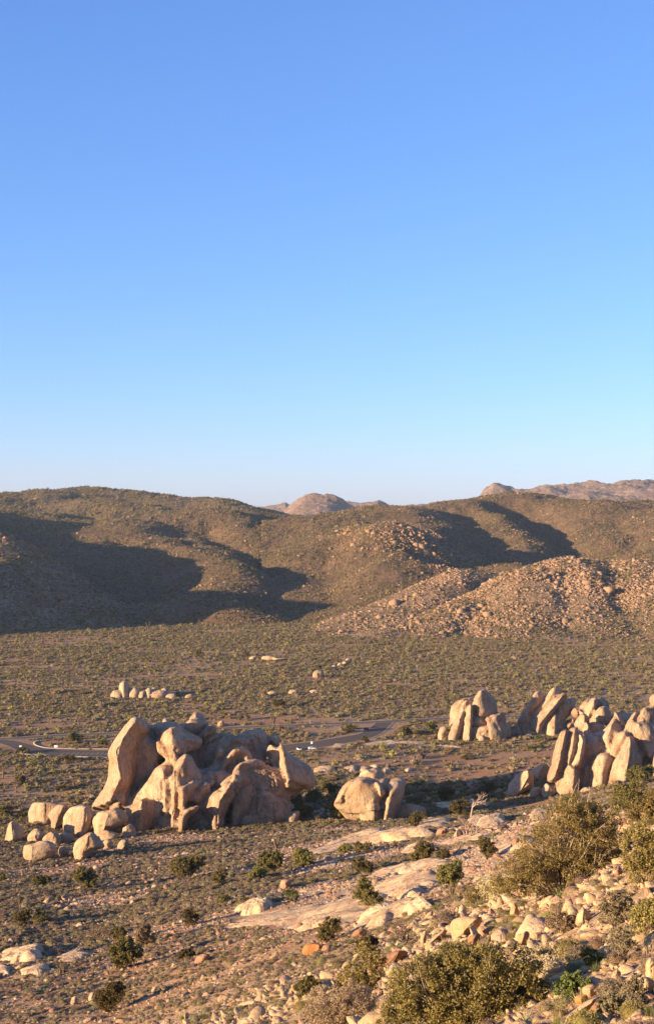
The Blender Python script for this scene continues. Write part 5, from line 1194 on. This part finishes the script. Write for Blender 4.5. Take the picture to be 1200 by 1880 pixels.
def scatter(name, protos, P, S, RZ, label, cat, mat_idx=None, tilt=None):
    me = bpy.data.meshes.new(name); me.vertices.add(len(P)); me.vertices.foreach_set('co', np.asarray(P, np.float32).ravel())
    for nm, arr, ty in (('s', S, 'FLOAT_VECTOR'), ('r', RZ, 'FLOAT_VECTOR')):
        a = me.attributes.new(nm, ty, 'POINT'); a.data.foreach_set('vector', np.asarray(arr, np.float32).ravel())
    a = me.attributes.new('idx', 'INT', 'POINT'); a.data.foreach_set('value', rng.integers(0, len(protos), len(P)).astype(np.int32))
    o = bpy.data.objects.new(name, me); COL.objects.link(o)
    lib = bpy.data.collections.new(name + '_kinds')
    for p in protos: lib.objects.link(p)
    ng = bpy.data.node_groups.new(name + '_scatter', 'GeometryNodeTree')
    ng.interface.new_socket('Geometry', in_out='INPUT', socket_type='NodeSocketGeometry'); ng.interface.new_socket('Geometry', in_out='OUTPUT', socket_type='NodeSocketGeometry')
    N = ng.nodes; gi = N.new('NodeGroupInput'); go = N.new('NodeGroupOutput'); iop = N.new('GeometryNodeInstanceOnPoints'); ci = N.new('GeometryNodeCollectionInfo')
    ci.inputs['Collection'].default_value = lib; ci.inputs['Separate Children'].default_value = True; ci.inputs['Reset Children'].default_value = True
    def attr(nm, ty):
        n = N.new('GeometryNodeInputNamedAttribute'); n.data_type = ty; n.inputs['Name'].default_value = nm; return n.outputs['Attribute']
    L = ng.links.new
    mp = N.new('GeometryNodeMeshToPoints'); L(gi.outputs[0], mp.inputs['Mesh']); L(mp.outputs[0], iop.inputs['Points'])
    L(ci.outputs[0], iop.inputs['Instance']); iop.inputs['Pick Instance'].default_value = True; L(attr('idx', 'INT'), iop.inputs['Instance Index'])
    L(attr('r', 'FLOAT_VECTOR'), iop.inputs['Rotation']); L(attr('s', 'FLOAT_VECTOR'), iop.inputs['Scale']); L(iop.outputs[0], go.inputs[0])
    md = o.modifiers.new('scatter', 'NODES'); md.node_group = ng
    tag(o, kind='stuff', label=label, cat=cat)
    return o
M['leaf_grey'] = leaf_mat('grey_brown_brush', (0.13, 0.093, 0.062), (0.28, 0.20, 0.13), .15)
M['leaf_drab'] = leaf_mat('drab_olive_brush', (0.115, 0.09, 0.042), (0.27, 0.212, 0.098), .15)
SM = ['leaf_grey', 'leaf_drab', 'leaf_grey', 'leaf_drab', 'leaf_brown', 'leaf_juniper', 'leaf_olive', 'leaf_sage']
def mound(seed, n, leaf, sub, mat):
    rs = np.random.default_rng(seed); bm = bmesh.new(); bmesh.ops.create_icosphere(bm, subdivisions=sub, radius=1.0)
    V = np.array([v.co[:] for v in bm.verts]); Fc = np.array([[v.index for v in f.verts] for f in bm.faces]); bm.free()
    def skin(D): return 1 + .32 * fbm(D[:, 0] * 1.9 + seed, D[:, 1] * 1.9, D[:, 2] * 1.9, 3, 5)
    V = V * skin(V)[:, None] * [.66, .66, .5] + [0, 0, .16]
    d = rs.normal(size=(n, 3)); d[:, 2] = abs(d[:, 2]) - .15; d /= np.linalg.norm(d, axis=1)[:, None]
    C = d * skin(d)[:, None] * [.72, .72, .56] * rs.uniform(.9, 1.12, (n, 1)) + [0, 0, .16]
    e = d + rs.normal(0, .5, (n, 3)); e /= np.linalg.norm(e, axis=1)[:, None]; sd = np.cross(e, rs.normal(size=(n, 3))); sd /= np.linalg.norm(sd, axis=1)[:, None]
    L = leaf * rs.uniform(.7, 1.3, (n, 1)); T = np.stack([C - sd * L * .4, C + sd * L * .4, C + e * L], 1).reshape(-1, 3)
    Fa = np.concatenate([Fc, np.arange(n * 3).reshape(n, 3) + len(V)]); o = mesh_obj('shrub', np.concatenate([V, T]), Fa, M[mat], link=False, smooth=False)
    a = o.data.attributes.new('tint', 'FLOAT', 'POINT'); a.data.foreach_set('value', np.concatenate([np.full(len(V), .25), np.repeat(rs.uniform(.2, 1, n), 3)]).astype(np.float32)); return o  # solid core makes the shrub opaque; its darker tint stands for inner shade
far_shrubs = [mound(900 + k, 40, .30, 1, SM[k % 8]) for k in range(8)]
SL = ['leaf_grey', 'leaf_grey', 'leaf_drab', 'leaf_grey', 'leaf_brown', 'leaf_drab', 'leaf_grey', 'leaf_sage']
hill_shrubs = [mound(930 + k, 40, .3, 1, ['leaf_grey', 'leaf_drab', 'leaf_juniper', 'leaf_brown', 'leaf_drab', 'leaf_juniper'][k]) for k in range(6)]
mid_shrubs = [mound(950 + k, 200, .15, 2, SL[k]) for k in range(8)]
fine_shrubs = [mound(970 + k, 900, .075, 2, ['leaf_sage', 'leaf_olive', 'leaf_grey', 'leaf_dry', 'leaf_brown', 'leaf_drab'][k]) for k in range(6)]
def tuft(seed, mat):
    rs = np.random.default_rng(seed); n = 90; d = rs.normal(size=(n, 3)) * [.55, .55, .3] + [0, 0, .8]; d /= np.linalg.norm(d, axis=1)[:, None]
    b = rs.normal(size=(n, 3)) * [.12, .12, 0]; s = np.cross(d, rs.normal(size=(n, 3))); s /= np.linalg.norm(s, axis=1)[:, None]; L = rs.uniform(.5, 1, (n, 1))
    V = np.stack([b + s * .025, b - s * .025, b + d * L], 1).reshape(-1, 3); return proto('tuft', V, np.arange(n * 3).reshape(n, 3), mat, rs.random(n), 3)
tufts = [tuft(1, 'leaf_dry'), tuft(2, 'leaf_sage'), tuft(3, 'leaf_green'), tuft(4, 'leaf_dry')]
stones_far = [proto('stone', *ico(1, k, .3), 'rock_hill') for k in range(6)]
stones_bright = [proto('stone', *ico(1, k + 60, .3), 'rock_knoll') for k in range(6)]
stones_near = [proto('stone', *ico(2, 20 + k, .25, (1, .8, .6)), ['rock_near', 'rock_near', 'rock_near', 'rock_red', 'rock_near', 'rock_pale'][k % 6]) for k in range(9)]
stones_mid = [proto('stone', *ico(2, 40 + k, .25, (1, .85, .6)), ['rock', 'rock_red', 'rock_pale', 'rock'][k % 4]) for k in range(8)]

def inside(poly, x, y):
    r = np.zeros(len(x), bool); n = len(poly); j = n - 1
    x0, y0 = poly.min(0); x1, y1 = poly.max(0); m = (x > x0) & (x < x1) & (y > y0) & (y < y1)
    if not m.any(): return r
    xs, ys = x[m], y[m]; q = np.zeros(len(xs), bool)
    for i in range(n):
        xi, yi = poly[i]; xj, yj = poly[j]
        c = ((yi > ys) != (yj > ys)) & (xs < (xj - xi) * (ys - yi) / (yj - yi + 1e-12) + xi); q ^= c; j = i
    r[m] = q; return r
def clear(x, y, slabs=True, margin=1.0):
    ok = np.ones(len(x), bool)
    for C, hw in ROADS:
        if hw < 2: continue
        a = C[::2]; d = np.full(len(x), 1e9)
        m = (x > a[:, 0].min() - 20) & (x < a[:, 0].max() + 20) & (y > a[:, 1].min() - 20) & (y < a[:, 1].max() + 20)
        if not m.any(): continue
        xs, ys = x[m], y[m]; dm = np.full(len(xs), 1e9)
        for i in range(len(a)): dm = np.minimum(dm, np.hypot(xs - a[i, 0], ys - a[i, 1]))
        q = ok[m]; q &= dm > hw + margin; ok[m] = q
    if slabs:
        for O in SLABS: ok &= ~inside(O, x, y)
    return ok
def sample_fan(n, d0, d1, u0=-.30, u1=.30, power=2.0):
    """points spread over the ground between two distances (power 2 = even by area)"""
    t = rng.random(n); D = (d0 ** power + t * (d1 ** power - d0 ** power)) ** (1 / power); return D * rng.uniform(u0, u1, n), D
def rot(n, tilt=.15): return np.stack([rng.normal(0, tilt, n), rng.normal(0, tilt, n), rng.uniform(0, 6.28, n)], 1)

LAND = [('the largest olive bush',1030,1570),('the widest juniper bush at the bottom',855,1830),('the domed outcrop',690,1490),('the left boulder pile',120,1550),('the foot of the largest formation',320,1525),
 ('the widest granite pavement',560,1690),('the long whaleback',660,1550),('the rust orange boulder',578,1740),('the dark round juniper at lower left',228,1750),('the lowest dark juniper at left',200,1835),
 ('the rounded slabs at the left edge',50,1755),('the small bright green bush',1050,1810),('the finger of stone',777,1726),('the wide crowned tree at left',157,1610),('the dead tree at the shadow edge',864,1480),
 ('the straw coloured bush at the bottom',625,1860),('the open juniper on the stony slope',828,1620),('the juniper on the bare sheet',680,1645),('the bottom left corner',0,1880),('the lower right rock heap',1110,1815),('the joshua tree below the boulder pile',36,1655)]
ORD = ['nearest','second nearest','third nearest','fourth nearest','fifth nearest','sixth nearest','seventh nearest','eighth nearest','ninth nearest','tenth nearest','eleventh nearest','twelfth nearest','thirteenth nearest','fourteenth nearest','fifteenth nearest']
def take_largest(P, S, RZ, protos, count, name, noun, cat, group, tones):
    """the stones or shrubs that show largest become things of their own, the rest stays one mass"""
    P, S, RZ = np.asarray(P), np.asarray(S), np.asarray(RZ)
    px = P[:, 0] / P[:, 1] * F + CX; py = CY - P[:, 2] / P[:, 1] * F
    app = S[:, 0] / P[:, 1]; app = np.where((px > -5) & (px < 1205) & (py < 1885), app, 0)
    idx = np.argsort(-app)[:count]; bins = {}
    for i in idx:
        k = int(rng.integers(0, len(protos))); tone = tones[k % len(tones)]
        d = [math.hypot(px[i] - a, (py[i] - b) * 1.3) for _, a, b in LAND]; j = int(np.argmin(d)); ph, a, b = LAND[j]
        dx, dy = px[i] - a, py[i] - b
        side = ('right of' if dx > 0 else 'left of') if abs(dx) > abs(dy) * 1.2 else ('below' if dy > 0 else 'above')
        if 'corner' in ph: side = 'near'
        bins.setdefault((tone, side, ph), []).append((d[j], i, k))
    for (tone, side, ph), L in bins.items():
        L.sort()
        for q, (dd, i, k) in enumerate(L):
            me = protos[k].data; o = bpy.data.objects.new(name, me); COL.objects.link(o)
            o.location = P[i]; o.scale = S[i]; o.rotation_euler = RZ[i]
            lb = f'{tone} {noun} {side} {ph}' + (f', {ORD[min(q, 14)]}' if len(L) > 1 else '')
            tag(o, lb, cat, group)
    keep = np.ones(len(P), bool); keep[idx] = False
    return P[keep], S[keep], RZ[keep]
def gruss(x, y): return np.exp(-((x - 22) / 42) ** 2 - ((y - 300) / 120) ** 2) + .8 * np.exp(-((x - 45) / 30) ** 2 - ((y - 200) / 90) ** 2)
def soilness(x, y):   # where bare soil shows: long strips across the flat
    return fbm(x / 60, y / 22, 0, 4, 91)
# shrubs on the flat
x, y = sample_fan(150000, 535, 1660); m = clear(x, y); d = 1.25 * soilness(x, y) + .5 * fbm(x / 8, y / 5, 0, 2, 92)
bare_zone = np.exp(-((x - 40) / 110) ** 2 - ((y - 715) / 38) ** 2) + np.exp(-((x - 60) / 60) ** 2 - ((y - 745) / 15) ** 2)
m &= (d < .24 + rng.normal(0, .12, len(x))) & (rng.random(len(x)) > bare_zone * .8); x, y = x[m], y[m]
s = rng.lognormal(-.02, .38, len(x)); S = np.stack([s, s, s * rng.uniform(.65, 1.05, len(x))], 1)
scatter('shrubland', far_shrubs, np.stack([x, y, ground_z(x, y)], 1), S, rot(len(x), .1), 'low grey green desert scrub covering the valley flat', None)
x, y = sample_fan(8000, 600, 1700); m = clear(x, y, True, 2.5); x, y = x[m], y[m]; s = rng.lognormal(.62, .3, len(x)); S = np.stack([s, s, s], 1)
scatter('tall_scrub', far_shrubs, np.stack([x, y, ground_z(x, y)], 1), S, rot(len(x), .1), 'taller bushes dotted over the valley flat', None)
# dark brush in the hollow between the outcrops, thickened to deepen the shadow there
x = rng.uniform(-20, 150, 900); y = rng.uniform(590, 700, 900); m = (np.abs(y - 648 + (x - 60) * .12) < 34) & clear(x, y); x, y = x[m], y[m]; s = rng.lognormal(.25, .4, len(x)); S = np.stack([s, s, s], 1)
scatter('dark_brush', [mound(990 + k, 60, .25, 1, 'leaf_juniper') for k in range(3)], np.stack([x, y, ground_z(x, y)], 1), S, rot(len(x), .1), 'dark brush in the hollow between the outcrops', None)
# slope shrubs
def scree(x, y): return fbm(x / 30 + 5, y / 18, 0, 4, 95)
x, y = sample_fan(70000, 110, 600, -.27, .27, 1.7); m = clear(x, y); c = scree(x, y) + .4 * fbm(x / 5, y / 5, 0, 2, 96)
right_ = np.clip((x / y + .02) / .2, 0, 1)
m &= c < .18 - .22 * right_ - .4 * gruss(x, y) + rng.normal(0, .12, len(x)); x, y = x[m], y[m]
s = rng.lognormal(-.38, .36, len(x)) * np.clip(y / 330, .45, 1.0); S = np.stack([s, s, s * rng.uniform(.6, 1, len(x))], 1)
Pp, S, rr = take_largest(np.stack([x, y, ground_z(x, y) - .03], 1), S, rot(len(x), .12), mid_shrubs, 150, 'desert_shrub', 'low shrub', 'shrub', 'low shrubs on the slope', ['grey brown', 'dusky grey', 'drab olive', 'dull grey', 'brown', 'olive green', 'greyish', 'pale grey'])
scatter('slope_scrub', mid_shrubs, Pp, S, rr, 'small grey shrubs covering the slope', None)
x, y = sample_fan(1900, 26, 140, -.28, .28, 1.6); s = rng.lognormal(-1.0, .4, len(x)); S = np.stack([s, s, s], 1)
Pp, S, rr = take_largest(np.stack([x, y, ground_z(x, y) - .03], 1), S, rot(len(x), .15), fine_shrubs, 120, 'desert_shrub', 'small shrub', 'shrub', 'small shrubs among the near stones', ['pale grey', 'olive', 'grey brown', 'straw coloured', 'brown', 'drab green'])
scatter('near_scrub', fine_shrubs, Pp, S, rr, 'small shrubs between the near stones', None)
x, y = sample_fan(5200, 22, 300, -.28, .28, 1.4); m = clear(x, y); x, y = x[m], y[m]; s = rng.lognormal(-1.0, .35, len(x)); S = np.stack([s, s, s], 1)
scatter('grass_tufts', tufts, np.stack([x, y, ground_z(x, y) - .02], 1), S, rot(len(x), .25), 'dry grass tufts and small herbs', None)
# stones
x, y = sample_fan(90000, 70, 560, -.27, .27, 1.6); c = scree(x, y); rt = np.clip((x / y + .06) / .2, 0, 1)
m = (c > -.14 - .2 * rt - .2 * np.clip((330 - y) / 150, 0, 1) + rng.normal(0, .15, len(x))) & clear(x, y, False); m &= ~(np.any([inside(O, x, y) for O in SLABS], 0) & (rng.random(len(x)) < .93)); x, y = x[m], y[m]
s = rng.lognormal(-1.45, .55, len(x)) * np.clip(y / 260, .5, 1.25); s = np.minimum(s, 1.6); S = np.stack([s * rng.uniform(.8, 1.3, len(x)), s, s * rng.uniform(.7, 1.1, len(x))], 1)
Pp, S, rr = take_largest(np.stack([x, y, ground_z(x, y) - .2 * s], 1), S, rot(len(x), .4), stones_mid, 140, 'stone', 'stone', 'stone', 'loose stones on the slope', ['brownish', 'reddish', 'pale', 'tan', 'brown', 'rusty', 'cream', 'dull tan'])
scatter('scree', stones_mid, Pp, S, rr, 'loose tan stones strewn over the slope', None)
x, y = sample_fan(42000, 20, 140, -.28, .28, 1.5); c = fbm(x / 6, y / 5, 0, 3, 97); rt = np.clip((x / y + .1) / .3, 0, 1)
m = c > .12 - .4 * rt + rng.normal(0, .15, len(x)); x, y = x[m], y[m]
s = np.minimum(rng.lognormal(-2.45, .75, len(x)) * np.clip(y / 50, .6, 1.8), .8); S = np.stack([s * rng.uniform(.8, 1.5, len(x)), s, s * rng.uniform(.6, 1.1, len(x))], 1)
Pp, S, rr = take_largest(np.stack([x, y, ground_z(x, y) - .22 * s], 1), S, rot(len(x), .5), stones_near, 150, 'stone', 'angular stone', 'stone', 'broken stones on the near slope', ['tan', 'ochre', 'yellowish', 'reddish', 'sandy', 'pale', 'buff', 'light tan', 'golden'])
scatter('near_stones', stones_near, Pp, S, rr, 'broken tan stones on the near slope', None)
print('scatter1', time.time() - T0)

# hills: boulders and scrub
def hill_scatter(zf, ur, dr, n, dens, smin, smean, protos, name, label, sd, minz=4):
    u = rng.uniform(max(ur[0], -.28), min(ur[1], .28), n); t = rng.random(n); D = np.sqrt(dr[0] ** 2 + t * (dr[1] ** 2 - dr[0] ** 2)); x = u * D
    z = zf(x, D); g_ = ground_z(x, D); py = CY - z / D * F; px = CX + u * F
    w = dens(px, py, x, D); m = (z > g_ - 1) & (rng.random(n) < w); x, D, z = x[m], D[m], z[m]
    s = np.exp(rng.normal(math.log(smean), sd, len(x))); s = np.maximum(s, smin)
    S = np.stack([s * rng.uniform(.8, 1.3, len(x)), s, s * rng.uniform(.8, 1.3, len(x))], 1)
    return scatter(name, protos, np.stack([x, D, z], 1), S, rot(len(x), .3), label, None)
HK = list(HILLS.values())
def clus(x, y, sc, th, k): return np.clip((fbm(x / sc, y / sc, 0, 5, k, .65) - th) * 6 + .1, .04, 1)
dense = lambda px, py, x, y: np.clip(.14 + clus(x, y, 40, 0.0, 61), 0, 1)
denseF = lambda px, py, x, y: dense(px, py, x, y) * np.clip(1.15 - np.clip((px - 860) / 120, 0, 1) * np.clip((py - 1105) / 70, 0, 1.0), .12, 1)
hill_scatter(zE, (-.03, .20), (1350, 1900), 50000, dense, .34, .7, stones_bright, 'hill_boulders', 'tan boulders covering the lower boulder hill', .6)
hill_scatter(zF, (.04, .30), (1290, 1750), 110000, denseF, .34, .74, stones_bright, 'hill_boulders', 'tan boulders covering the right boulder hill', .62)
hill_scatter(zA, (-.28, -.10), (1380, 1900), 14000, dense, .5, 1.1, stones_far, 'hill_boulders', 'boulders on the shaded rocky hill', .45)
crag = lambda px, py, x, y: np.clip(1.6 * np.exp(-((px - 745) / 75) ** 2 - ((py - 985) / 22) ** 2) + 1.0 * np.exp(-((px - 840) / 50) ** 2 - ((py - 1025) / 22) ** 2), 0, 1)
hill_scatter(zD, (-.03, .14), (1700, 2300), 14000, crag, .6, 1.45, stones_far, 'crag_boulders', 'jumbled crags on the broad hill', .5)
sparse = lambda px, py, x, y: .2 + clus(x, y, 60, .12, 62)
hill_scatter(zD, (-.05, .30), (1430, 3200), 42000, sparse, .45, .85, stones_far, 'hill_stones', 'stones scattered on the broad hill', .5)
hill_scatter(zB, (-.26, .03), (1500, 2900), 26000, sparse, .5, .9, stones_far, 'hill_stones', 'stones scattered on the scrubby hill', .5)
hill_scatter(zC, (-.30, .03), (2600, 3900), 14000, sparse, .7, 1.2, stones_far, 'hill_stones', 'stones scattered on the long back hill', .5)
allk = lambda px, py, x, y: np.clip(.9 - clus(x, y, 70, .1, 63), .15, 1)
for zf, ur, dr, n in ((zA, (-.28, -.10), (1380, 1900), 12000), (zB, (-.26, .03), (1500, 2900), 40000), (zD, (-.05, .30), (1430, 3200), 60000), (zE, (-.03, .2), (1350, 1900), 4500), (zF, (.04, .3), (1290, 1750), 12000), (zC, (-.30, .03), (2600, 3900), 30000)):
    far = dr[1] > 3500
    hill_scatter(zf, ur, dr, n, allk, 1.0, 2.6 if far else 1.4, hill_shrubs, 'hill_scrub', 'scrub covering the hillside', .3)
print('scatter2', time.time() - T0)

# ------------------------------------------------------------ vehicles and signs
def box_bm(sections, half):
    """lofted body: sections (x, z_low, z_high, half_width_low, half_width_high)"""
    V, Fc = [], []
    for x_, zl, zh, wl, wh in sections: V += [(x_, -wl, zl), (x_, wl, zl), (x_, wh, zh), (x_, -wh, zh)]
    n = len(sections)
    for i in range(n - 1):
        for j in range(4): Fc.append((i * 4 + j, i * 4 + (j + 1) % 4, i * 4 + 4 + (j + 1) % 4, i * 4 + 4 + j))
    Fc += [(3, 2, 1, 0), tuple(range(4 * n - 4, 4 * n))]
    return np.array(V, float), Fc
def car(name, px, py, rz, paint, roofpaint, label, tall):
    v = on_ground(px, py); v.z += 0.2
    r = empty(name, v, label, 'car', 'vehicles parked on the loop road', rz)
    Hh = 1.85 if tall else 1.5
    body = box_bm([(-2.3,.4,.95,.82,.85),(-2.15,.3,1.02,.9,.9),(-1,.28,1.05,.92,.92),(.8,.28,1.02,.92,.92),(1.9,.3,.92,.9,.88),(2.3,.4,.75,.78,.75)], 0)
    mesh_obj('body', *body, M[paint], r, smooth=False)
    cab = box_bm([(-2.1,1.0,Hh-.12,.86,.7),(-1.7,1.0,Hh,.88,.72),(.3,1.0,Hh,.88,.72),(1.1,1.0,1.05,.86,.84)], 0)
    mesh_obj('cabin', *cab, M[roofpaint], r, smooth=False)
    for sd in (-1, 1):
        q = [(-1.85,sd*.885,1.08),(.75,sd*.885,1.08),(.25,sd*.765,Hh-.1),(-1.7,sd*.765,Hh-.1)]
        q2 = [(a, b + sd * .02, c) for a, b, c in q]; mesh_obj('side_window', q + q2, [(0,1,2,3),(7,6,5,4),(0,4,5,1),(1,5,6,2),(2,6,7,3),(3,7,4,0)], M['glass'], r, smooth=False)
        mesh_obj('headlight', *box_bm([(2.2,.68,.82,.1,.1),(2.34,.7,.8,.1,.1)], 0), M['lamp_glass'], r, smooth=False).location = (0, sd * .6, 0)
        mesh_obj('tail_light', *box_bm([(-2.36,.7,.95,.08,.08),(-2.2,.7,.95,.08,.08)], 0), M['tail_red'], r, smooth=False).location = (0, sd * .72, 0)
    q = [(1.05,-.78,1.06),(1.05,.78,1.06),(.34,.68,Hh-.05),(.34,-.68,Hh-.05)]; mesh_obj('windscreen', q + [(a + .03, b, c + .02) for a, b, c in q], [(0,1,2,3),(7,6,5,4),(0,4,5,1),(1,5,6,2),(2,6,7,3),(3,7,4,0)], M['glass'], r, smooth=False)
    for wx in (-1.4, 1.45):
        for sd in (-1, 1):
            a = np.linspace(0, 2 * math.pi, 17)[:-1]; R_ = .36
            V = np.array([(math.cos(t) * R_, s_, math.sin(t) * R_) for s_ in (-.12, .12) for t in a])
            Fc = [(i, (i + 1) % 16, 16 + (i + 1) % 16, 16 + i) for i in range(16)] + [tuple(range(15, -1, -1)), tuple(range(16, 32))]
            w = mesh_obj('wheel', V, Fc, M['tyre'], r, smooth=False); w.location = (wx, sd * .84, .36)
            V2 = np.array([(math.cos(t) * .2, s_, math.sin(t) * .2) for s_ in (-.13, .13) for t in a]); mesh_obj('rim', V2, Fc, M['rim'], w, smooth=False)
    return r
M['glass'] = plain_mat('dark_car_glass', (0.02, 0.025, 0.03), .1, .08, 2, 0, .5); M['lamp_glass'] = plain_mat('headlight_glass', (.8, .8, .8), .05, .2, 2, 0, .5)
M['tail_red'] = plain_mat('tail_light_red', (.4, .02, .02), .05, .3, 2, 0, .5); M['tyre'] = plain_mat('tyre_rubber', (.03, .03, .03), .1); M['rim'] = plain_mat('alloy_rim', (.5, .5, .5), .1, .3, 2, 0, .5)
M['white_paint'] = plain_mat('white_car_paint', (.78, .78, .78), .03, .3, 1, 0, .5); M['dark_paint'] = plain_mat('black_car_paint', (.03, .035, .045), .03, .25, 1, 0, .5); M['sign_wood'] = plain_mat('brown_sign', (.1, .06, .04), .1)
car('parked_car', 549, 1377.5, R(-70), 'white_paint', 'dark_paint', 'dark topped tall car with white bonnet, left of the two parked behind the largest formation', True)
car('parked_car', 573, 1376.5, R(12), 'white_paint', 'white_paint', 'white car, right of the two parked behind the largest formation', False)
def sign(px, py, w, h, mat, label, ph=1.0):
    v = on_ground(px, py); r = empty('sign', v, label, 'sign')
    mesh_obj('panel', *box_bm([(-w/2, ph, ph + h, .03, .03), (w/2, ph, ph + h, .03, .03)], 0), M[mat], r, smooth=False)
    for s_ in (-1, 1):
        q = mesh_obj('post', *box_bm([(-.05, -.2, ph + h * .9, .05, .05), (.05, -.2, ph + h * .9, .05, .05)], 0), M['sign_wood'], r, smooth=False); q.location = (s_ * w * .35, .08, 0)
sign(103, 1373.5, 1.9, 1.3, 'white_paint', 'small white sign on the island kerb of the loop road', .4)
sign(38, 1373, 1.3, .9, 'white_paint', 'small white sign at the left bend of the loop road', .5)
sign(672, 1342, 3.4, 1.2, 'sign_wood', 'low dark sign board beside the road junction', .6)
sign(572, 1368, 1.0, 1.3, 'white_paint', 'small pale notice standing behind the parked white car', .8)

# ------------------------------------------------------------ haze
hz = bpy.data.materials.new('thin_air'); hz.use_nodes = True; t = hz.node_tree; t.nodes.clear()
pv = t.nodes.new('ShaderNodeVolumePrincipled'); pv.inputs['Color'].default_value = (0.78, 0.92, 1.0, 1); pv.inputs['Density'].default_value = 0.000024; pv.inputs['Anisotropy'].default_value = 0.2
mo = t.nodes.new('ShaderNodeOutputMaterial'); t.links.new(pv.outputs[0], mo.inputs['Volume'])
X0, X1, Y0, Y1, Z0, Z1 = -11500, 11500, -40, 11300, PLAIN - 200, 330
hv = [(X0,Y0,Z0),(X1,Y0,Z0),(X1,Y1,Z0),(X0,Y1,Z0),(X0,Y0,Z1),(X1,Y0,Z1),(X1,Y1,Z1),(X0,Y1,Z1)]
h_ = mesh_obj('haze', hv, [(3,2,1,0),(4,5,6,7),(0,1,5,4),(1,2,6,5),(2,3,7,6),(3,0,4,7)], hz, smooth=False); tag(h_, kind='stuff')
print('objects', len(bpy.data.objects), 'bytes')
print('total', time.time() - T0)
